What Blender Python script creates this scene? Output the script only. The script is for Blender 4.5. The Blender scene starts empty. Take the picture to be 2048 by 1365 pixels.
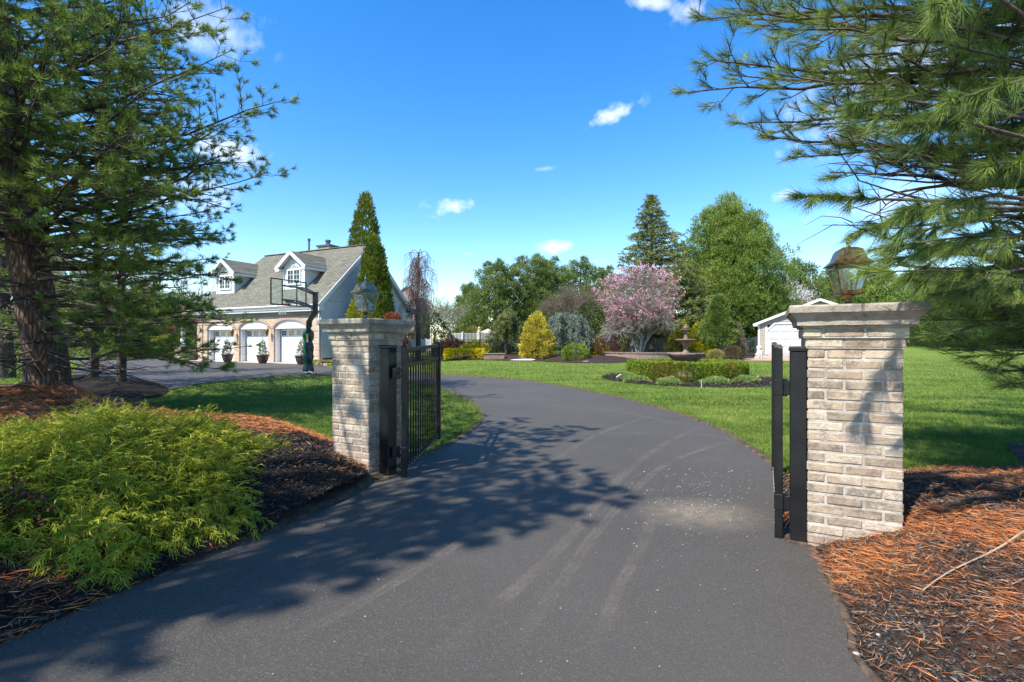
import bpy, math, random
import numpy as np
from mathutils import Vector, Matrix
from mathutils.geometry import delaunay_2d_cdt

# ------------------------------------------------------------------ camera, sky, sun, exposure
scene = bpy.context.scene
CAMZ = 1.36
cam_d = bpy.data.cameras.new('camera'); cam = bpy.data.objects.new('camera', cam_d)
scene.collection.objects.link(cam); scene.camera = cam
cam.location = (0, 0, CAMZ); cam.rotation_euler = (math.radians(90), 0, 0)
cam_d.sensor_width = 36; cam_d.lens = 36 * 1000 / 2048
cam_d.shift_y = 2.5 / 2048
cam_d.clip_start = 0.05; cam_d.clip_end = 3000

SUN_EL = math.radians(51)
SH = (-0.74, -0.67)                      # horizontal direction towards the sun
SUN_AZ = math.atan2(SH[0], SH[1])        # clockwise from +Y
sun_d = bpy.data.lights.new('sun', 'SUN'); sun = bpy.data.objects.new('sun', sun_d)
scene.collection.objects.link(sun)
sun_d.energy = 5.0; sun_d.angle = math.radians(0.55); sun_d.color = (1.0, 0.94, 0.85)
_sv = Vector((SH[0]*math.cos(SUN_EL), SH[1]*math.cos(SUN_EL), math.sin(SUN_EL)))
sun.rotation_euler = _sv.to_track_quat('Z', 'Y').to_euler()

world = bpy.data.worlds.new('World'); scene.world = world; world.use_nodes = True
wn = world.node_tree.nodes; wl = world.node_tree.links; wn.clear()
w_out = wn.new('ShaderNodeOutputWorld'); w_bg = wn.new('ShaderNodeBackground')
w_bg.inputs['Strength'].default_value = 0.15
sky = wn.new('ShaderNodeTexSky'); sky.sky_type = 'NISHITA'; sky.sun_disc = False
sky.sun_elevation = SUN_EL; sky.sun_rotation = SUN_AZ
sky.air_density = 1.1; sky.dust_density = 0.2; sky.ozone_density = 1.6; sky.altitude = 300
w_hs = wn.new('ShaderNodeHueSaturation'); w_hs.inputs['Hue'].default_value = 0.506; w_hs.inputs['Saturation'].default_value = 1.42
w_hs.inputs['Value'].default_value = 1.10
wl.new(sky.outputs[0], w_hs.inputs['Color'])
w_tc = wn.new('ShaderNodeTexCoord')
w_noise = wn.new('ShaderNodeTexNoise'); w_noise.inputs['Scale'].default_value = 14
w_noise.inputs['Detail'].default_value = 9; w_noise.inputs['Roughness'].default_value = 0.6
wl.new(w_tc.outputs['Generated'], w_noise.inputs['Vector'])
w_noise2 = wn.new('ShaderNodeTexNoise'); w_noise2.inputs['Scale'].default_value = 45
w_noise2.inputs['Detail'].default_value = 6
wl.new(w_tc.outputs['Generated'], w_noise2.inputs['Vector'])
def wmath(op, a, b=None, c=None, clamp=False):
    m = wn.new('ShaderNodeMath'); m.operation = op; m.use_clamp = clamp
    for i, v in enumerate((a, b, c)):
        if v is None: continue
        if isinstance(v, (int, float)): m.inputs[i].default_value = v
        else: wl.new(v, m.inputs[i])
    return m.outputs[0]
# small clouds, each round a fixed direction of the sky: (px, py, half width, half height, tilt deg, strength)
CLOUDS = [(905, 412, 58, 22, 5, .85), (1222, 228, 66, 24, 20, .8), (455, 302, 80, 30, -6, .7), (1112, 494, 42, 17, 4, .6),
          (1300, 6, 60, 18, -8, .6), (1375, 20, 40, 26, 0, .6), (1086, 338, 34, 8, 5, .35),
          (1566, 392, 36, 16, 5, .6), (410, 60, 130, 60, 10, .45), (1850, 130, 330, 130, 12, .55), (1800, 400, 200, 60, 0, .45),
          (935, 508, 26, 10, 0, .3), (330, 380, 150, 60, 0, .4),
          (1985, 350, 160, 70, 0, .5)]
acc = None
for (cx, cy, hw, hh, tilt, stg) in CLOUDS:
    d = Vector(((cx-1024)/1000, 1, (685-cy)/1000)); ln = d.length; d.normalize()
    right = d.cross(Vector((0, 0, 1))).normalized(); up = right.cross(d).normalized()
    ct, st = math.cos(math.radians(tilt)), math.sin(math.radians(tilt))
    ax = right*ct + up*st; ay = up*ct - right*st
    rx, ry = hw/1000/ln, hh/1000/ln
    def dotn(v):
        n = wn.new('ShaderNodeVectorMath'); n.operation = 'DOT_PRODUCT'
        wl.new(w_tc.outputs['Generated'], n.inputs[0]); n.inputs[1].default_value = v; return n.outputs['Value']
    a = dotn(ax/rx); b = dotn(ay/ry); f = dotn(d)
    r2 = wmath('ADD', wmath('MULTIPLY', a, a), wmath('MULTIPLY', b, b))
    r2 = wmath('ADD', r2, wmath('MULTIPLY', wmath('LESS_THAN', f, 0.2), 50.0))
    m = wmath('SUBTRACT', 1.0, wmath('SQRT', r2), clamp=True)
    nn = wmath('ADD', wmath('MULTIPLY', w_noise.outputs['Fac'], 1.2), wmath('MULTIPLY', w_noise2.outputs['Fac'], 0.9))
    m = wmath('MULTIPLY', wmath('SUBTRACT', wmath('ADD', wmath('MULTIPLY', m, 0.8), wmath('MULTIPLY', nn, 1.25)), 1.42), 1.5, clamp=True)
    m = wmath('MULTIPLY', m, wmath('MULTIPLY', wmath('GREATER_THAN', wmath('SUBTRACT', 1.0, r2), -0.8), stg))
    edge = wmath('SUBTRACT', 1.6, r2, clamp=True)
    m = wmath('MULTIPLY', m, edge)
    acc = m if acc is None else wmath('MAXIMUM', acc, m)
w_mix = wn.new('ShaderNodeMix'); w_mix.data_type = 'RGBA'
wl.new(acc, w_mix.inputs[0]); wl.new(w_hs.outputs[0], w_mix.inputs[6]); w_mix.inputs[7].default_value = (5.0, 5.4, 5.9, 1)
wl.new(w_mix.outputs[2], w_bg.inputs['Color']); wl.new(w_bg.outputs[0], w_out.inputs[0])

scene.view_settings.view_transform = 'Standard'; scene.view_settings.look = 'None'
scene.view_settings.exposure = 0.88; scene.view_settings.gamma = 1.0
scene.cycles.max_bounces = 6; scene.cycles.transparent_max_bounces = 8
scene.cycles.diffuse_bounces = 3

# ------------------------------------------------------------------ helpers
R = random.Random(7)
NR = np.random.default_rng(11)
col = scene.collection
PI = math.pi

def G(px, py, z=0.0):                    # ground point seen at a pixel of the 2048 wide photograph
    Y = (CAMZ - z) * 1000 / (py - 685); return ((px-1024)/1000*Y, Y)
def PX(px, Y): return (px-1024)/1000*Y
def PZ(py, Y): return CAMZ + (685-py)/1000*Y

def tag(o, label=None, cat=None, group=None, kind=None):
    if label: o['label'] = label
    if cat: o['category'] = cat
    if group: o['group'] = group
    if kind: o['kind'] = kind
    return o

def thing(name, loc, rz=0, label=None, cat=None, group=None):
    o = bpy.data.objects.new(name, None); col.objects.link(o)
    o.location = (loc[0], loc[1], loc[2] if len(loc) > 2 else 0); o.rotation_euler = (0, 0, rz)
    o.empty_display_size = 0.2
    return tag(o, label, cat, group)

def copy_tree(o, parent=None):
    c = o.copy(); col.objects.link(c)
    if parent is not None: c.parent = parent
    for ch in list(o.children): copy_tree(ch, c)
    return c

def root_mat(p):
    m = Matrix.Identity(4)
    while p is not None:
        m = Matrix.LocRotScale(p.location, p.rotation_euler, p.scale) @ m; p = p.parent
    return m

def mk(name, V, F, m, parent=None, smooth=False, world=False, v=None, loc=None):
    """V (n,3) array, F list of tuples or (m,k) array. world=True: V is in world coordinates."""
    V = np.asarray(V, dtype=np.float64).reshape(-1, 3)
    me = bpy.data.meshes.new(name)
    o = bpy.data.objects.new(name, me); col.objects.link(o)
    if parent is not None: o.parent = parent
    if world and parent is not None:
        inv = np.array(root_mat(parent).inverted()); V = V @ inv[:3, :3].T + inv[:3, 3]
    if loc is not None:
        V = V - np.array(loc, dtype=float); o.location = loc
    if isinstance(F, np.ndarray):
        n, k = F.shape
        me.vertices.add(len(V)); me.vertices.foreach_set('co', V.astype(np.float32).ravel())
        me.loops.add(n*k); me.loops.foreach_set('vertex_index', F.astype(np.int32).ravel())
        me.polygons.add(n); me.polygons.foreach_set('loop_start', np.arange(0, n*k, k, dtype=np.int32))
        me.polygons.foreach_set('loop_total', np.full(n, k, dtype=np.int32))
        me.update(calc_edges=True)
    else:
        me.from_pydata([tuple(p) for p in V], [], F)
    if smooth: me.polygons.foreach_set('use_smooth', np.ones(len(me.polygons), dtype=bool))
    if v is not None:
        a = me.attributes.new('v', 'FLOAT', 'POINT'); a.data.foreach_set('value', np.asarray(v, dtype=np.float32))
    if m is not None: me.materials.append(m)
    return o

class MB:
    def __init__(s): s.V = []; s.F = []; s.A = []
    def add(s, V, F, a=0.0):
        b = len(s.V); s.V.extend([tuple(p) for p in V]); s.A.extend([a]*len(V))
        s.F.extend([tuple(b+i for i in f) for f in F]); return s
    def box(s, c, d, rz=0, a=0.0, bev=0.0, M=None):
        hx, hy, hz = d[0]/2, d[1]/2, d[2]/2
        if bev <= 0:
            V = [(x*hx, y*hy, z*hz) for z in (-1, 1) for y in (-1, 1) for x in (-1, 1)]
            F = [(0,2,3,1), (4,5,7,6), (0,1,5,4), (2,6,7,3), (0,4,6,2), (1,3,7,5)]
        else:
            V = []; idx = {}
            for sx in (-1, 1):
                for sy in (-1, 1):
                    for sz in (-1, 1):
                        for ax in range(3):
                            p = [sx*(hx-bev), sy*(hy-bev), sz*(hz-bev)]
                            p[ax] = (sx*hx, sy*hy, sz*hz)[ax]
                            idx[(sx, sy, sz, ax)] = len(V); V.append(tuple(p))
            F = []
            for sx in (-1, 1): F.append(tuple(idx[(sx, y, z, 0)] for y, z in ((-1,-1),(1,-1),(1,1),(-1,1))))
            for sy in (-1, 1): F.append(tuple(idx[(x, sy, z, 1)] for x, z in ((-1,-1),(1,-1),(1,1),(-1,1))))
            for sz in (-1, 1): F.append(tuple(idx[(x, y, sz, 2)] for x, y in ((-1,-1),(1,-1),(1,1),(-1,1))))
            for y in (-1, 1):
                for z in (-1, 1): F.append((idx[(-1,y,z,1)], idx[(1,y,z,1)], idx[(1,y,z,2)], idx[(-1,y,z,2)]))
            for x in (-1, 1):
                for z in (-1, 1): F.append((idx[(x,-1,z,0)], idx[(x,1,z,0)], idx[(x,1,z,2)], idx[(x,-1,z,2)]))
            for x in (-1, 1):
                for y in (-1, 1): F.append((idx[(x,y,-1,0)], idx[(x,y,1,0)], idx[(x,y,1,1)], idx[(x,y,-1,1)]))
            for x in (-1, 1):
                for y in (-1, 1):
                    for z in (-1, 1): F.append((idx[(x,y,z,0)], idx[(x,y,z,1)], idx[(x,y,z,2)]))
        if M is not None: V = [tuple(M @ Vector(p)) for p in V]
        cr, sr = math.cos(rz), math.sin(rz)
        V = [(c[0]+p[0]*cr-p[1]*sr, c[1]+p[0]*sr+p[1]*cr, c[2]+p[2]) for p in V]
        return s.add(V, F, a)
    def bar(s, p, q, w, h, a=0.0):       # rectangular bar from p to q
        p, q = Vector(p), Vector(q); d = q-p; L = d.length
        M = d.to_track_quat('X', 'Z').to_matrix()
        return s.box(tuple((p+q)/2), (L, w, h), 0, a, 0, M)
    def tube(s, pts, rad, n=6, cap=True, a=0.0):
        pts = [Vector(p) for p in pts]
        if not hasattr(rad, '__len__'): rad = [rad]*len(pts)
        V = []; ref = None
        for i, p in enumerate(pts):
            t = (pts[min(i+1, len(pts)-1)] - pts[max(i-1, 0)])
            if t.length < 1e-9: t = Vector((0, 0, 1))
            t.normalize()
            if ref is None: ref = Vector((1, 0, 0)) if abs(t.x) < 0.8 else Vector((0, 1, 0))
            b = t.cross(ref); b.normalize(); ref = b.cross(t)
            for k in range(n):
                an = 2*PI*k/n
                V.append(p + (ref*math.cos(an) + b*math.sin(an))*rad[i])
        F = [(i*n+k, i*n+(k+1) % n, (i+1)*n+(k+1) % n, (i+1)*n+k) for i in range(len(pts)-1) for k in range(n)]
        if cap: F += [tuple(range(n-1, -1, -1)), tuple((len(pts)-1)*n+k for k in range(n))]
        return s.add(V, F, a)
    def lathe(s, prof, c=(0, 0, 0), n=24, a=0.0):
        V = []; F = []
        for (r, z) in prof:
            for k in range(n):
                an = 2*PI*k/n; V.append((c[0]+r*math.cos(an), c[1]+r*math.sin(an), c[2]+z))
        for i in range(len(prof)-1):
            for k in range(n): F.append((i*n+k, i*n+(k+1) % n, (i+1)*n+(k+1) % n, (i+1)*n+k))
        return s.add(V, F, a)
    def frus(s, c, levels, a=0.0, caps=True):   # stacked squares: (half size, z)
        V = []; F = []
        for (h, z) in levels: V += [(c[0]-h, c[1]-h, c[2]+z), (c[0]+h, c[1]-h, c[2]+z), (c[0]+h, c[1]+h, c[2]+z), (c[0]-h, c[1]+h, c[2]+z)]
        for i in range(len(levels)-1):
            for k in range(4): F.append((i*4+k, i*4+(k+1) % 4, (i+1)*4+(k+1) % 4, (i+1)*4+k))
        if caps: F += [(3, 2, 1, 0), tuple((len(levels)-1)*4+k for k in range(4))]
        return s.add(V, F, a)
    def slab(s, poly, th, a=0.0):        # 3D polygon thickened downwards
        n = len(poly)
        V = list(poly) + [(p[0], p[1], p[2]-th) for p in poly]
        F = [tuple(range(n)), tuple(range(2*n-1, n-1, -1))] + [(i, i+n, (i+1) % n+n, (i+1) % n) for i in range(n)]
        return s.add(V, F, a)
    def sphere(s, c, r, n=12, m=8, sq=(1, 1, 1), a=0.0):
        prof = [(math.sin(PI*i/m)*r, -math.cos(PI*i/m)*r) for i in range(m+1)]
        V = []; F = []
        for (rr, z) in prof:
            for k in range(n): an = 2*PI*k/n; V.append((c[0]+rr*math.cos(an)*sq[0], c[1]+rr*math.sin(an)*sq[1], c[2]+z*sq[2]))
        for i in range(m):
            for k in range(n): F.append((i*n+k, i*n+(k+1) % n, (i+1)*n+(k+1) % n, (i+1)*n+k))
        return s.add(V, F, a)
    def build(s, name, m, parent=None, smooth=False, world=False, loc=None, attr=False):
        return mk(name, s.V, s.F, m, parent, smooth, world, s.A if attr else None, loc)

# ------------------------------------------------------------------ materials
def nt(name):
    m = bpy.data.materials.new(name); m.use_nodes = True
    t = m.node_tree; t.nodes.clear()
    out = t.nodes.new('ShaderNodeOutputMaterial'); return m, t, out
class NB:
    def __init__(s, t): s.t = t; s.n = t.nodes; s.l = t.links
    def new(s, typ, **kw):
        n = s.n.new(typ)
        for k, v in kw.items(): setattr(n, k, v)
        return n
    def set(s, node, key, val):
        if val is None: return
        if hasattr(val, 'links') or isinstance(val, bpy.types.NodeSocket): s.l.new(val, node.inputs[key])
        else:
            if isinstance(val, tuple) and len(val) == 3 and node.inputs[key].type == 'RGBA': val = (*val, 1)
            node.inputs[key].default_value = val
    def math(s, op, a, b=None, clamp=False):
        n = s.new('ShaderNodeMath', operation=op, use_clamp=clamp); s.set(n, 0, a); s.set(n, 1, b); return n.outputs[0]
    def noise(s, scale, detail=4, rough=.55, vec=None, dist=0):
        n = s.new('ShaderNodeTexNoise'); s.set(n, 'Scale', scale); s.set(n, 'Detail', detail); s.set(n, 'Roughness', rough); s.set(n, 'Distortion', dist)
        if vec is not None: s.l.new(vec, n.inputs['Vector'])
        return n.outputs['Fac']
    def coord(s, kind='Object'): return s.new('ShaderNodeTexCoord').outputs[kind]
    def pos(s): return s.new('ShaderNodeNewGeometry').outputs['Position']
    def mapping(s, vec, scale=(1,1,1), loc=(0,0,0), rot=(0,0,0)):
        n = s.new('ShaderNodeMapping'); s.l.new(vec, n.inputs[0]); n.inputs['Scale'].default_value = scale
        n.inputs['Location'].default_value = loc; n.inputs['Rotation'].default_value = rot; return n.outputs[0]
    def ramp(s, fac, stops, interp='LINEAR'):
        n = s.new('ShaderNodeValToRGB'); n.color_ramp.interpolation = interp
        e = n.color_ramp.elements
        while len(e) < len(stops): e.new(0.5)
        for i, (p, c) in enumerate(stops):
            e[i].position = p; e[i].color = (*c, 1) if not isinstance(c, (int, float)) else (c, c, c, 1)
        s.l.new(fac, n.inputs[0]); return n.outputs[0]
    def mix(s, fac, a, b, blend='MIX'):
        n = s.new('ShaderNodeMix', data_type='RGBA', blend_type=blend)
        s.set(n, 0, fac)
        for k, v in ((6, a), (7, b)):
            if isinstance(v, tuple): n.inputs[k].default_value = (*v, 1) if len(v) == 3 else v
            else: s.l.new(v, n.inputs[k])
        return n.outputs[2]
    def bump(s, h, strength=.5, dist=.01):
        n = s.new('ShaderNodeBump'); s.set(n, 'Strength', strength); s.set(n, 'Distance', dist); s.l.new(h, n.inputs['Height']); return n.outputs[0]
    def bsdf(s, color, rough=.7, metal=0, normal=None, spec=None, **kw):
        n = s.new('ShaderNodeBsdfPrincipled'); s.set(n, 'Base Color', color); s.set(n, 'Roughness', rough); s.set(n, 'Metallic', metal)
        if normal is not None: s.l.new(normal, n.inputs['Normal'])
        if spec is not None: s.set(n, 'Specular IOR Level', spec)
        for k, v in kw.items(): s.set(n, k, v)
        return n.outputs[0]
    def attr(s, name='v'):
        n = s.new('ShaderNodeAttribute'); n.attribute_name = name; return n.outputs['Fac']

def m_plain(name, c, rough=.7, metal=0, var=.15, scale=6, bump=0, bscale=40, spec=None):
    m, t, out = nt(name); b = NB(t); co = b.coord()
    nz = b.noise(scale, 5, .6, co)
    c2 = tuple(x*(1-var*2) for x in c); c3 = tuple(min(1, x*(1+var)) for x in c)
    cc = b.ramp(nz, [(.3, c2), (.7, c3)])
    nrm = b.bump(b.noise(bscale, 4, .6, co), bump, .01) if bump else None
    t.links.new(b.bsdf(cc, rough, metal, nrm, spec), out.inputs[0]); return m

def m_leaf(name, stops, trans=.25, scale=1.2, rough=.6, tcol=None, spec=.25):
    """foliage: colour by the per-clump attribute v and a broad noise, with light passing through"""
    m, t, out = nt(name); b = NB(t)
    nz = b.noise(scale, 3, .5, b.pos())
    f = b.math('ADD', b.math('MULTIPLY', b.attr(), .75), b.math('MULTIPLY', b.math('SUBTRACT', nz, .3), .6), clamp=True)
    n = len(stops)
    c = b.ramp(f, [(i/(n-1), s) for i, s in enumerate(stops)])
    bs = b.bsdf(c, rough, 0, None, spec)
    tr = b.new('ShaderNodeBsdfTranslucent')
    tc = b.mix(.5, c, tcol or (.25, .35, .03), 'MIX'); t.links.new(tc, tr.inputs[0])
    mx = b.new('ShaderNodeMixShader'); mx.inputs[0].default_value = trans
    t.links.new(bs, mx.inputs[1]); t.links.new(tr.outputs[0], mx.inputs[2]); t.links.new(mx.outputs[0], out.inputs[0])
    return m

def m_bark(name, c1, c2, scale=(9, 9, 2.2), bump=.9):
    m, t, out = nt(name); b = NB(t); co = b.mapping(b.coord(), scale)
    vo = b.new('ShaderNodeTexVoronoi', feature='DISTANCE_TO_EDGE'); t.links.new(co, vo.inputs['Vector']); vo.inputs['Scale'].default_value = 1.6
    n2 = b.noise(3, 6, .7, co)
    f = b.math('ADD', b.math('MULTIPLY', vo.outputs['Distance'], 1.4), b.math('MULTIPLY', n2, .5), clamp=True)
    c = b.ramp(f, [(.1, tuple(x*.35 for x in c1)), (.35, c1), (.8, c2)])
    t.links.new(b.bsdf(c, .95, 0, b.bump(f, bump, .05), .1), out.inputs[0]); return m

def m_brick(name, c1, c2, mortar, bw=.203, bh=.0677, mort=.012, var=.5, offset=(0, 0, 0)):
    """brick courses on walls of an axis aligned (local) building"""
    m, t, out = nt(name); b = NB(t); co = b.coord()
    sp = b.new('ShaderNodeSeparateXYZ'); t.links.new(co, sp.inputs[0])
    cm = b.new('ShaderNodeCombineXYZ'); t.links.new(b.math('ADD', sp.outputs[0], sp.outputs[1]), cm.inputs[0]); t.links.new(sp.outputs[2], cm.inputs[1])
    br = b.new('ShaderNodeTexBrick'); t.links.new(cm.outputs[0], br.inputs[0])
    br.inputs['Scale'].default_value = 1; br.inputs['Brick Width'].default_value = bw; br.inputs['Row Height'].default_value = bh
    br.inputs['Mortar Size'].default_value = mort; br.inputs['Mortar Smooth'].default_value = .3; br.inputs['Bias'].default_value = 0
    br.inputs['Color1'].default_value = (*c1, 1); br.inputs['Color2'].default_value = (*c2, 1); br.inputs['Mortar'].default_value = (*mortar, 1)
    c = b.mix(.35, br.outputs[0], b.ramp(b.noise(3, 5, .7, co), [(.3, tuple(x*.6 for x in c1)), (.7, tuple(min(1, x*1.25) for x in c2))]))
    t.links.new(b.bsdf(c, .9, 0, b.bump(b.math('SUBTRACT', 1.0, br.outputs['Fac']), .6, .01), .2), out.inputs[0]); return m

M = {}
M['black'] = m_plain('black_metal', (.011, .011, .011), .42, 0, .35, 4, .10, 60, .35)
M['black_pole'] = m_plain('black_pole', (.016, .016, .018), .4, 0, .2, 5)
M['white'] = m_plain('white_paint', (.66, .66, .65), .5, 0, .03, 2)
M['door'] = m_plain('door_white', (.66, .66, .67), .45, 0, .02, 2)
M['siding'] = m_plain('pale_siding', (.60, .62, .63), .6, 0, .04, 2)
M['shed_door'] = m_plain('shed_door', (.46, .46, .45), .5, 0, .03, 2)
M['tan_siding'] = m_plain('tan_siding', (.32, .29, .23), .6, 0, .05, 2)
M['tan_wall'] = m_plain('tan_wall', (.42, .35, .25), .8, 0, .1, 2)
M['concrete'] = m_plain('concrete', (.42, .37, .31), .9, 0, .15, 3, .3, 60)
M['brass'] = m_plain('aged_brass', (.23, .15, .06), .33, .85, .35, 25, .15, 50)
M['brass_green'] = m_plain('verdigris_brass', (.17, .165, .10), .3, .7, .35, 20, .15, 50)
M['pot'] = m_plain('planter_glaze', (.085, .050, .042), .45, 0, .3, 4)
M['green_pad'] = m_plain('green_pad', (.006, .12, .065), .6, 0, .2, 5, .5, 14)
M['soil'] = m_plain('soil', (.05, .035, .025), .95, 0, .3, 30)
M['stone_white'] = m_plain('white_stone', (.62, .60, .56), .9, 0, .2, 8)
M['fountain'] = m_plain('fountain_stone', (.22, .15, .11), .85, 0, .3, 6, .5, 30)
M['yellow'] = m_plain('yellow_label', (.75, .55, .03), .5, 0, .02)
M['net'] = m_plain('net_cord', (.6, .6, .57), .8, 0, .1)
M['rim_metal'] = m_plain('rim_metal', (.35, .06, .02), .5, .3, .1)
M['grey_metal'] = m_plain('grey_metal', (.06, .075, .09), .4, .3, .1)
M['zinc'] = m_plain('zinc', (.10, .13, .18), .4, .6, .2)
M['canvas'] = m_plain('tan_canvas', (.52, .45, .36), .9, 0, .1)
M['wood_pale'] = m_plain('pale_stick', (.34, .25, .15), .9, 0, .2, 10)
M['dead_wood'] = m_plain('dead_wood', (.22, .16, .11), .95, 0, .25, 20)
M['twig'] = m_plain('bare_twigs', (.19, .14, .12), .95, 0, .25, 3)
M['twig_pink'] = m_plain('reddish_twigs', (.22, .14, .13), .95, 0, .25, 3)
M['magnolia_twig'] = m_plain('magnolia_twigs', (.25, .20, .165), .9, 0, .3, 3)
M['bark_pale'] = m_plain('pale_bark', (.36, .33, .29), .9, 0, .25, 6)
M['bark'] = m_bark('pine_bark', (.10, .062, .045), (.20, .15, .12))
M['bark2'] = m_plain('dark_bark', (.07, .052, .043), .95, 0, .35, 9, .5, 20)
M['branch'] = m_plain('branch_bark', (.115, .085, .066), .95, 0, .45, 10, .5, 40)
M['bulb'] = m_plain('candle_bulb', (.6, .6, .58), .3, 0, .02)
M['window_dark'] = m_plain('window_glass', (.02, .025, .03), .08, 0, .3, 1, 0, 40, .8)

def m_glass(name, tint=(.85, .92, .9), amount=.25, rough=.05):
    m, t, out = nt(name); b = NB(t)
    tr = b.new('ShaderNodeBsdfTransparent'); tr.inputs[0].default_value = (*tint, 1)
    g = b.new('ShaderNodeBsdfGlossy'); g.inputs['Roughness'].default_value = rough; g.inputs[0].default_value = (.9, .95, .95, 1)
    df = b.new('ShaderNodeBsdfDiffuse'); df.inputs[0].default_value = (.5, .55, .5, 1)
    fr = b.new('ShaderNodeFresnel'); fr.inputs[0].default_value = 1.5
    mx0 = b.new('ShaderNodeMixShader'); t.links.new(b.math('MULTIPLY', b.noise(9, 4, .6, b.coord()), amount), mx0.inputs[0])
    t.links.new(tr.outputs[0], mx0.inputs[1]); t.links.new(df.outputs[0], mx0.inputs[2])
    mx = b.new('ShaderNodeMixShader'); t.links.new(b.math('MULTIPLY', fr.outputs[0], .7), mx.inputs[0])
    t.links.new(mx0.outputs[0], mx.inputs[1]); t.links.new(g.outputs[0], mx.inputs[2]); t.links.new(mx.outputs[0], out.inputs[0]); return m
M['glass'] = m_glass('lantern_glass', (.80, .84, .72), .30)
M['board_glass'] = m_glass('backboard_glass', (.86, .93, .92), .12)

# foliage
M['pine_near'] = m_leaf('white_pine_needles', [(.045, .08, .018), (.11, .175, .032), (.20, .285, .055), (.33, .38, .09)], .25, 1.5)
M['pine_right'] = m_leaf('long_pine_needles', [(.06, .10, .038), (.12, .185, .045), (.21, .29, .06), (.34, .40, .085)], .25, 1.3)
M['cypress'] = m_leaf('gold_cypress', [(.03, .058, .007), (.12, .16, .012), (.26, .29, .02), (.44, .43, .035)], .2, 2.5, tcol=(.4, .36, .03))
M['bg_pine'] = m_leaf('far_pine', [(.025, .055, .014), (.07, .115, .025), (.14, .19, .042), (.22, .25, .07)], .2, .35)
M['big_pine'] = m_leaf('bright_pine', [(.03, .075, .012), (.08, .145, .022), (.155, .225, .038), (.25, .30, .06)], .2, .3)
M['cedar'] = m_leaf('green_cedar', [(.04, .065, .02), (.10, .135, .035), (.20, .22, .06), (.30, .29, .09)], .15, .5)
M['arbor'] = m_leaf('arborvitae', [(.03, .06, .01), (.085, .13, .016), (.17, .20, .022), (.30, .27, .035)], .2, .9)
M['arbor_gold'] = m_leaf('gold_arborvitae', [(.07, .11, .01), (.20, .23, .015), (.42, .38, .02), (.62, .50, .02)], .2, 1.0)
M['gold_cone'] = m_leaf('golden_cone', [(.12, .13, .01), (.38, .33, .03), (.66, .52, .07), (.80, .64, .12)], .2, 1.6, tcol=(.5, .45, .03))
M['blue_cedar'] = m_leaf('blue_cedar', [(.06, .09, .065), (.13, .175, .13), (.22, .27, .21), (.30, .34, .27)], .15, .8, tcol=(.2, .27, .2))
M['box'] = m_leaf('boxwood', [(.03, .07, .008), (.075, .13, .012), (.16, .22, .015), (.27, .30, .02)], .2, 1.4)
M['hedge'] = m_leaf('round_hedge_leaves', [(.04, .09, .010), (.11, .18, .015), (.21, .28, .022), (.34, .38, .04)], .2, 1.0)
M['hedge_rust'] = m_leaf('rusty_leaves', [(.10, .07, .02), (.25, .14, .03), (.40, .22, .06)], .2, 2)
M['yellow_hedge'] = m_leaf('yellow_hedge', [(.40, .33, .01), (.72, .58, .01), (.88, .72, .01), (.90, .78, .02)], .2, 2, tcol=(.7, .6, .01))
M['burgundy'] = m_leaf('burgundy', [(.05, .018, .016), (.12, .045, .035), (.20, .09, .06)], .15, 2, tcol=(.2, .05, .03))
M['red_leaf'] = m_leaf('red_leaf', [(.10, .03, .015), (.28, .07, .03), (.42, .14, .05)], .2, 2, tcol=(.3, .08, .03))
M['dark_green'] = m_leaf('dark_green', [(.012, .032, .010), (.035, .07, .018), (.08, .12, .03)], .15, 1.0)
M['spruce'] = m_leaf('dwarf_spruce', [(.025, .065, .014), (.11, .17, .032), (.26, .31, .07)], .15, 1.2)
M['cover'] = m_leaf('groundcover', [(.10, .16, .04), (.21, .29, .08), (.34, .42, .14)], .2, 3)
M['tan_ball'] = m_leaf('tan_ball', [(.16, .15, .04), (.28, .25, .07), (.36, .32, .10)], .15, 2)
M['brown_ball'] = m_leaf('brown_ball', [(.06, .035, .02), (.13, .07, .04), (.18, .11, .05)], .15, 2)
M['budding'] = m_leaf('budding_tree', [(.10, .12, .035), (.20, .21, .06), (.30, .29, .10)], .3, 1)
M['bud_red'] = m_leaf('budding_red', [(.14, .10, .07), (.22, .16, .11), (.28, .22, .15)], .3, 1)
M['blossom'] = m_leaf('pink_blossom', [(.50, .12, .22), (.68, .27, .37), (.78, .48, .53), (.82, .66, .66)], .3, 1.5, tcol=(.8, .3, .45))
M['white_blossom'] = m_leaf('white_blossom', [(.6, .52, .52), (.75, .70, .70), (.8, .8, .8)], .3, 1.5, tcol=(.8, .7, .7))
M['grass_blade'] = m_leaf('grass_blades', [(.03, .065, .010), (.085, .145, .02), (.175, .24, .04), (.34, .38, .11)], .25, .7, tcol=(.22, .36, .04))
M['straw'] = m_leaf('pine_straw', [(.24, .06, .02), (.50, .145, .035), (.70, .25, .07), (.70, .44, .22)], .1, 2, tcol=(.5, .2, .05))
M['chip'] = m_leaf('mulch_chips', [(.016, .012, .010), (.050, .040, .033), (.115, .095, .08), (.23, .195, .165)], 0.0, 6, .95)

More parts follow.
